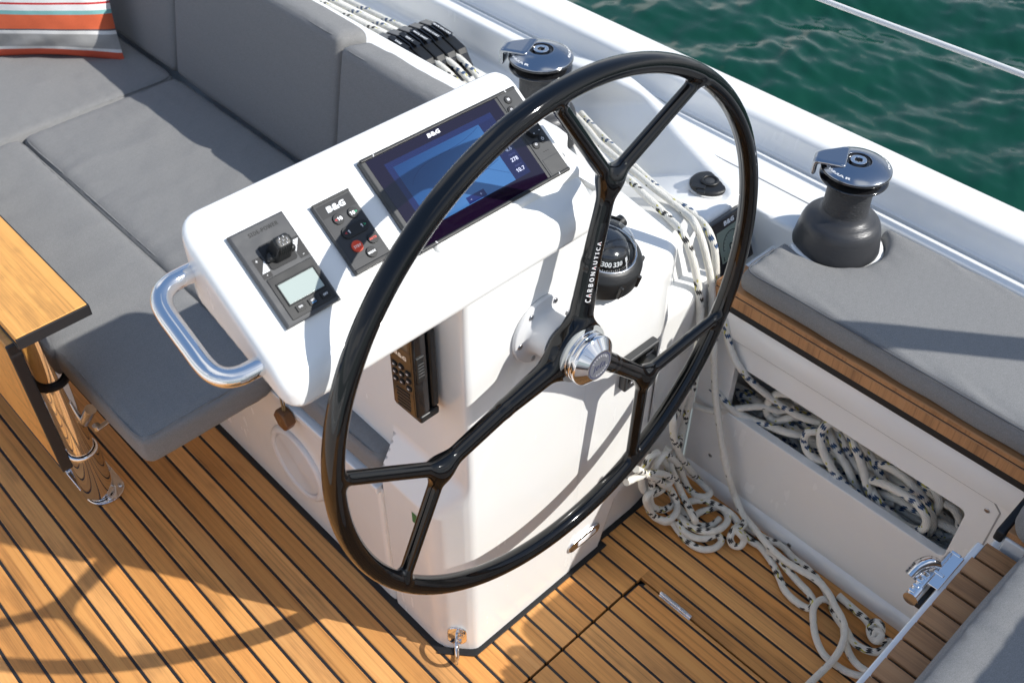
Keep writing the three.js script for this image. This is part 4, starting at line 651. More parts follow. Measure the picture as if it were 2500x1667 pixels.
// ================================================================ small instruments on the aft face
{
  const o = thing('engine_display', 'small square black engine display on the pedestal behind the wheel', 'display', null, [1.146, 0.555, -0.840]);
  part(o, 'housing', mv(rbox(0.092, 0.082, 0.018, 0.004), 0, 0, 0.009), M.grey);
  part(o, 'screen', mv(flatFace(0.080, 0.068, 0.002), 0, 0.001, 0.0181), faceMat(canvasTex(320, 272, (g) => { g.fillStyle = '#08090a'; g.fillRect(0, 0, 320, 272); g.fillStyle = '#20260f'; g.fillRect(40, 70, 240, 130); g.fillStyle = '#d8dade'; g.font = 'bold 26px sans-serif'; g.fillText('simrad', 190, 48); g.fillRect(40, 226, 30, 18); g.fillRect(120, 226, 30, 18); g.fillRect(200, 226, 30, 18); }), 0.12, { clearcoat: 1 }));
  const s = thing('instruction_plate', 'white instruction plate with printed black lines low on the pedestal corner', 'label plate'); s.matrix.makeBasis(V3(0.857, 0, -0.514), V3(0, 1, 0), V3(0.514, 0, 0.857)).setPosition(1.2605, 0.40, -0.8634); s.matrix.decompose(s.position, s.quaternion, s.scale);
  part(s, 'plate', mv(rbox(0.075, 0.20, 0.001, 0.0004), 0, 0, 0), M.white);
  part(s, 'print', mv(flatFace(0.073, 0.198), 0, 0, 0.0007), std(lin(0.8, 0.8, 0.8), 0.4, { map: canvasTex(256, 700, (g) => { g.fillStyle = '#f4f5f5'; g.fillRect(0, 0, 256, 700); g.fillStyle = '#15161a'; g.fillRect(0, 430, 256, 7); g.fillRect(60, 150, 6, 190); g.fillRect(75, 322, 14, 14); g.fillRect(20, 460, 16, 12); g.fillStyle = '#6a6d74'; for (let i = 0; i < 9; i++) g.fillRect(95, 160 + i * 22, 60 + (i * 37) % 70, 5); for (let i = 0; i < 8; i++) g.fillRect(46, 462 + i * 24, 90 + (i * 53) % 90, 5); }) }));
}
// wind instrument on its sloping bracket beside the bench cushion
{
  const o = thing('wind_display', 'square grey-screened instrument display beside the bench cushion', 'display'); const U = V3(0, 0.91, -0.414), Nn = V3(0, 0.414, 0.91); o.matrix.makeBasis(V3(1, 0, 0), U, Nn).setPosition(1.5205, 0.655 - 0.91 * 0.058 + 0.0045, -0.945 + 0.414 * 0.058 + 0.0095); o.matrix.decompose(o.position, o.quaternion, o.scale);
  part(o, 'housing', rbox(0.112, 0.118, 0.016, 0.004), M.grey);
  part(o, 'screen', mv(flatFace(0.107, 0.112, 0.003), 0, 0, 0.0082), faceMat(canvasTex(480, 500, (g) => { g.fillStyle = '#1d1112'; g.fillRect(0, 0, 480, 500); g.fillStyle = '#7f8a7c'; g.fillRect(38, 92, 404, 310); logoBG(g, 240, 46, 56, '#eeeeee'); g.strokeStyle = '#20261f'; g.lineWidth = 9; g.beginPath(); g.arc(240, 290, 150, Math.PI, 0); g.stroke(); g.lineWidth = 5; for (let i = 0; i <= 12; i++) { const a = Math.PI + i / 12 * Math.PI; g.beginPath(); g.moveTo(240 + 150 * Math.cos(a), 290 + 150 * Math.sin(a)); g.lineTo(240 + 128 * Math.cos(a), 290 + 128 * Math.sin(a)); g.stroke(); } g.fillStyle = '#1a201a'; g.font = 'bold 110px sans-serif'; g.textAlign = 'center'; g.fillText('0.0', 250, 330); g.font = 'bold 50px sans-serif'; g.fillText('S', 74, 384); g.fillStyle = '#9a9a9a'; g.beginPath(); g.arc(330, 450, 24, 0, 7); g.arc(400, 450, 24, 0, 7); g.fill(); }), 0.25, { clearcoat: 0.4 }));
}
// black screw cap on the shelf
{
  const o = thing('socket_cap', 'round black screw cap on the white coaming shelf', 'cap', null, [1.572, 0.6665, -1.018]); o.rotation.y = 0.5;
  part(o, 'flange', lathe([[0, 0.013], [0.016, 0.013], [0.018, 0.0105], [0.034, 0.0105], [0.0405, 0.0088], [0.0425, 0.005], [0.0425, -0.001]], 64), M.black);
  const b = part(o, 'boss', mv(new THREE.TorusGeometry(0.0165, 0.0035, 12, 40).rotateX(Math.PI / 2), 0, 0.0125, 0), M.black); part(b, 'centre_plug', mv(lathe([[0, 0.0138], [0.010, 0.0134], [0.0112, 0.0105]], 32), 0, 0, 0), M.grey);
  part(o, 'latch_tab', merge([mv(rbox(0.018, 0.006, 0.018, 0.002), -0.036, 0.0075, -0.012), mv(rbox(0.014, 0.005, 0.030, 0.0015), -0.026, 0.0105, -0.020)]), M.black);
  part(o, 'gasket', mv(lathe([[0.0465, -0.0005], [0.0465, 0.001], [0.042, 0.0016]], 48), 0, 0, 0), M.gelIn);
}
// ================================================================ winches
function winch(label, at, k, turn) {
  const o = thing('winch', label, 'winch', 'self-tailing winches', at); o.scale.set(k, k * 1.25, k); o.rotation.y = turn;
  part(o, 'skirt', lathe([[0, 0], [0.0905, 0], [0.0912, 0.003], [0.0905, 0.007], [0.0870, 0.024], [0.0832, 0.040], [0.0805, 0.0470], [0.0768, 0.0525], [0.0715, 0.0568], [0.0650, 0.0598], [0.0570, 0.0628], [0.0510, 0.0672], [0.0478, 0.0735]], 96), M.winch);
  part(o, 'drum', lathe([[0.0480, 0.0725], [0.0467, 0.079], [0.0462, 0.100], [0.0462, 0.114], [0.0470, 0.121], [0.0490, 0.127]], 96), M.drum);
  part(o, 'lower_jaw', lathe([[0.046, 0.124], [0.0520, 0.1285], [0.0650, 0.1320], [0.0685, 0.1335], [0.0692, 0.1355], [0.0670, 0.1375], [0.054, 0.1420], [0.050, 0.1450]], 96), M.blackGloss);
  part(o, 'upper_jaw', lathe([[0.050, 0.1450], [0.060, 0.1482], [0.0690, 0.1496], [0.0702, 0.1512], [0.0698, 0.1535], [0.066, 0.1550]], 96), M.blackGloss);
  const cap = part(o, 'cap', lathe([[0.0690, 0.1535], [0.0695, 0.1548], [0.0680, 0.1562], [0.0600, 0.1602], [0.0480, 0.1640], [0.0360, 0.1665], [0.0275, 0.1674], [0.0262, 0.1668], [0.0258, 0.1640]], 96), M.satinCap);
  const tx = canvasTex(1024, 64, (g, w, h) => { g.clearRect(0, 0, w, h); g.fillStyle = '#fff'; g.font = 'bold 46px sans-serif'; g.textAlign = 'center'; [...'LEWMAR'].forEach((c, i) => g.fillText(c, 300 + i * 34, 48)); [...'OCEAN'].forEach((c, i) => g.fillText(c, 790 + i * 30, 48)); });
  const ring = lathe([[0.0648, 0.1583], [0.0575, 0.1616]], 96); part(cap, 'lettering', ring, std(lin(0.86, 0.86, 0.86), 0.35, { alphaMap: canvasTex(1024, 64, (g, w, h) => { g.fillStyle = '#000'; g.fillRect(0, 0, w, h); g.fillStyle = '#fff'; g.font = 'bold 50px sans-serif'; g.textAlign = 'center'; [...'LEWMAR'].forEach((c, i) => g.fillText(c, 300 + i * 36, 50)); [...'OCEAN'].forEach((c, i) => g.fillText(c, 790 + i * 32, 50)); }, false), alphaTest: 0.5, metalness: 0 }));
  part(o, 'socket_well', lathe([[0.0262, 0.1668], [0.0250, 0.1610], [0.0175, 0.1600], [0.0170, 0.162]], 64), M.blackGloss);
  const star = new THREE.Shape(); for (let i = 0; i < 16; i++) { const a = i / 16 * 2 * Math.PI, r = i % 2 ? 0.0072 : 0.0092; i ? star.lineTo(r * Math.cos(a), r * Math.sin(a)) : star.moveTo(r, 0); } const sock = new THREE.Shape(); sock.absarc(0, 0, 0.0165, 0, 2 * Math.PI); sock.holes.push(new THREE.Path(star.getPoints()));
  part(o, 'handle_socket', mv(ext(sock, 0.010, 0.0015, 3).rotateX(-Math.PI / 2), 0, 0.158, 0), M.chrome); part(o, 'socket_floor', mv(cyl(0.012, 0.012, 0.002, 24), 0, 0.1585, 0), M.rubber);
  // self-tailing feeder arm
  const arm = (x, y, z) => { const d1 = smax(smax(smax(z - 0.030 + 0.55 * (x - 0.045), -z - 0.034 + 0.10 * (x - 0.045), 0.012), -(x - 0.020), 0.01), x - 0.082, 0.012); const t = 0.1655 - 0.06 * Math.max(0, x - 0.035); return smax(d1, Math.abs(y - t) - 0.0036, 0.006); };
  const lip = (x, y, z) => smax(smax(Math.abs(z + 0.012) - 0.017, Math.abs(x - 0.0800) - 0.0050, 0.006), Math.abs(y - 0.1500) - 0.014, 0.006);
  part(o, 'feeder_arm', solid((x, y, z) => smin(arm(x, y, z), lip(x, y, z), 0.006), [0.01, 0.125, -0.046], [0.10, 0.18, 0.046], 0.0022), M.satinCap);
  return o;
}
M.satinCap = std(lin(0.36, 0.385, 0.43), 0.16, { metalness: 1 });
winch('smaller chrome-topped grey winch standing beside the bench cushion', [1.616, 0.655, -0.728], 0.95, 2.02);
winch('chrome-topped winch in the rope trough behind the dash', [1.558, 0.570, -1.518], 1.08, 2.02);
// ================================================================ rope clutches in the trough
{
  const s = new THREE.Shape(); [[-0.085, 0], [0.085, 0], [0.088, 0.022], [0.072, 0.048], [0.030, 0.0655], [-0.030, 0.0685], [-0.070, 0.058], [-0.086, 0.036]].forEach((p, i) => i ? s.lineTo(...p) : s.moveTo(...p));
  const body = boxUV(ext(s, 0.0265, 0.003, 2).rotateY(Math.PI / 2).translate(-0.01325, 0, 0));
  const h = new THREE.Shape(); [[0.034, 0.066], [0.048, 0.0615], [0.078, 0.048], [0.095, 0.028], [0.101, 0.006], [0.092, 0.004], [0.083, 0.026], [0.070, 0.044], [0.030, 0.060], [-0.064, 0.064], [-0.085, 0.052], [-0.088, 0.060], [-0.068, 0.074], [-0.028, 0.0795], [0.012, 0.076]].forEach((p, i) => i ? h.lineTo(...p) : h.moveTo(...p));
  const handle = boxUV(ext(h, 0.0245, 0.0025, 2).rotateY(-Math.PI / 2).translate(0.01225, 0, 0)); const names = ['VANG', 'REEF 1', 'MAIN SHEET', 'GENOA SHEET', 'MAIN HALYARD'];
  const labels = ['black rope clutch nearest the backrests', 'second black rope clutch from the backrests', 'middle black rope clutch of the five', 'fourth black rope clutch from the backrests', 'black rope clutch farthest from the backrests'];
  for (let k = 0; k < 5; k++) {
    const o = thing('rope_clutch', labels[k], 'rope clutch', 'rope clutches in the trough', [1.480 + 0.0325 * k, 0.572, -1.955 + 0.005 * k]); o.scale.set(1.12, 1.28, 1.12);
    part(o, 'body', body, M.black); part(o, 'handle', handle, M.blackGloss);
    const t = canvasTex(320, 72, (g) => { g.fillStyle = '#101113'; g.fillRect(0, 0, 320, 72); g.fillStyle = '#eef0f2'; g.font = 'bold 40px sans-serif'; g.textAlign = 'center'; g.textBaseline = 'middle'; g.fillText(names[k], 160, 38); });
    part(o, 'name_label', cm(flatFace(0.066, 0.0135), T(0, 0.0795, 0.002, -Math.PI / 2 + 0.06, 0, -Math.PI / 2)), faceMat(t, 0.4));
  }
}
// ================================================================ fittings on the console and settee walls
{
  const o = thing('courtesy_light', 'small chrome oval courtesy light low on the pedestal', 'light', null, [1.036, 0.094, -0.840]);
  part(o, 'bezel', ext(rrect(0.098, 0.032, 0.0155), 0.007, 0.003, 4), M.satin); part(o, 'lens', mv(ext(rrect(0.056, 0.0135, 0.003), 0.0025, 0.0008), 0.006, -0.001, 0.0056), M.white);
  const p = thing('pad_eye', 'polished steel pad eye with hanging ring at the pedestal foot', 'pad eye'); p.matrix.makeBasis(V3(0.655, 0, 0.755), V3(0, 1, 0), V3(-0.755, 0, 0.655)).setPosition(0.6945, 0.058, -0.8665); p.matrix.decompose(p.position, p.quaternion, p.scale);
  part(p, 'plate', ext(rrect(0.040, 0.062, 0.0195), 0.005, 0.002, 3), M.chrome);
  part(p, 'eye', mv(new THREE.TorusGeometry(0.0125, 0.0036, 14, 36, Math.PI).rotateX(Math.PI / 2).rotateY(Math.PI / 2).rotateX(-Math.PI / 2), 0, 0.008, 0.004), M.chrome);
  part(p, 'ring', cm(new THREE.TorusGeometry(0.0290, 0.0038, 16, 64).rotateY(Math.PI / 2), T(0.001, -0.022, 0.0185, 0.10, 0.12, 0)), M.chrome);
  for (const y of [0.021, -0.020]) part(p, 'screw', mv(lathe([[0, 0.002], [0.003, 0.0016], [0.0042, 0]], 20).rotateX(Math.PI / 2), 0.006, y, 0.0048), M.satin);
  const s = thing('loudspeaker', 'round white loudspeaker grille on the settee side wall', 'speaker', null, [0.672, 0.190, -1.358]); s.rotation.z = Math.PI / 2;
  const prof = [[0, 0.006]]; for (let i = 1; i < 30; i++) { const r = i * 0.00268; prof.push([r - 0.0009, 0.0062 + 0.0016 * (1 - Math.pow(r / 0.08, 2))], [r - 0.0004, 0.0050 + 0.0016 * (1 - Math.pow(r / 0.08, 2))], [r, 0.0062 + 0.0016 * (1 - Math.pow(r / 0.08, 2))]); }
  part(s, 'grille', lathe(prof, 96), M.plasticW); part(s, 'rim', lathe([[0.0785, 0.006], [0.0800, 0.0088], [0.084, 0.0112], [0.090, 0.0108], [0.0955, 0.0075], [0.0975, 0.002], [0.0975, -0.001]], 96), M.plasticW);
  const kf = thing('key_float', 'brown leather key fob hanging on a cord by the settee', 'key fob', null, [0.650, 0.372, -1.335]);
  part(kf, 'fob', solid((x, y, z) => smax(smax(Math.abs(z) * 0.9 + Math.abs(y) * 0.5 - 0.023, Math.abs(y) - 0.024, 0.004), Math.abs(x) - 0.0125, 0.006), [-0.02, -0.032, -0.034], [0.02, 0.032, 0.034], 0.0022), M.leather);
  for (const a of [-0.5, 0.5]) part(kf, 'stitching', cm(rbox(0.0008, 0.030, 0.0016, 0.0003), T(-0.0128, -0.002, 0, a, 0, 0)), M.cord);
  part(kf, 'cord', merge([tube([[0, 0.022, 0], [0.003, 0.045, -0.006], [0.008, 0.068, -0.018], [0.012, 0.085, -0.024]], 0.0022, { n: 8 }), tube([[0.002, 0.024, 0.003], [0.006, 0.05, 0.0], [0.009, 0.070, -0.010], [0.012, 0.085, -0.024]], 0.0018, { n: 8 })]), M.cord);
  const la = thing('seat_latch', 'small chrome latch under the end of the seat cushion', 'latch', null, [0.705, 0.384, -1.050]);
  part(la, 'plate', rbox(0.055, 0.014, 0.018, 0.003), M.black); part(la, 'pin', mv(cyl(0.005, 0.005, 0.045, 20).rotateZ(Math.PI / 2), 0.004, 0.003, 0.009), M.chrome);
  single('green_sticker', cm(flatFace(0.014, 0.030), T(0.6712, 0.395, -0.945, 0, -Math.PI / 2, 0)), std(lin(0.03, 0.16, 0.05), 0.5), 'tiny green sticker on the pedestal side', 'sticker');
}
// hinge and catch at the front of the aft bench
{
  const o = thing('bench_latch', 'chrome folding latch on the front edge of the aft bench', 'latch', null, [1.132, 0.556, -0.184]); o.scale.setScalar(0.85);
  part(o, 'bracket', merge([mv(rbox(0.098, 0.007, 0.022, 0.002), 0.012, 0.010, -0.002), mv(rbox(0.007, 0.026, 0.020, 0.002), 0.0585, 0.002, -0.008), mv(rbox(0.007, 0.026, 0.020, 0.002), -0.004, 0.002, -0.008)]), M.chrome);
  part(o, 'pin', mv(cyl(0.0065, 0.0065, 0.066, 28).rotateZ(Math.PI / 2), 0.027, 0.003, -0.016), M.satin);
  part(o, 'hook', tube([[0.018, 0.010, -0.020], [0.008, 0.016, -0.030], [-0.012, 0.010, -0.042], [-0.034, -0.004, -0.046]], 0.006, { n: 14, step: 0.002, flat: 2.2 }), M.chrome);
  const b = part(o, 'toothed_barrel', cm(cyl(0.0145, 0.0145, 0.072, 32), T(-0.036, -0.012, -0.020, 0, 0, Math.PI / 2)), M.chrome); for (let k = 0; k < 5; k++) part(b, 'tooth', mv(rbox(0.0065, 0.0065, 0.012, 0.0015), -0.064 + k * 0.014, 0.001, -0.026), M.chrome);
  part(o, 'base_shadow_gap', mv(rbox(0.085, 0.014, 0.010, 0.002), -0.030, -0.016, -0.004), M.rubber); o.children.at(-1).name = 'rubber_pad';
}
// lifeline above the gunwale
single('lifeline', tube([[1.94, 0.952, -6], [1.94, 0.952, -2.2], [1.94, 0.953, -1.05], [1.94, 0.960, -0.60], [1.94, 0.972, 1.4]], 0.0058, { n: 12, step: 0.03 }), std(lin(0.72, 0.72, 0.70), 0.5), 'white coated lifeline wire above the water', 'lifeline');
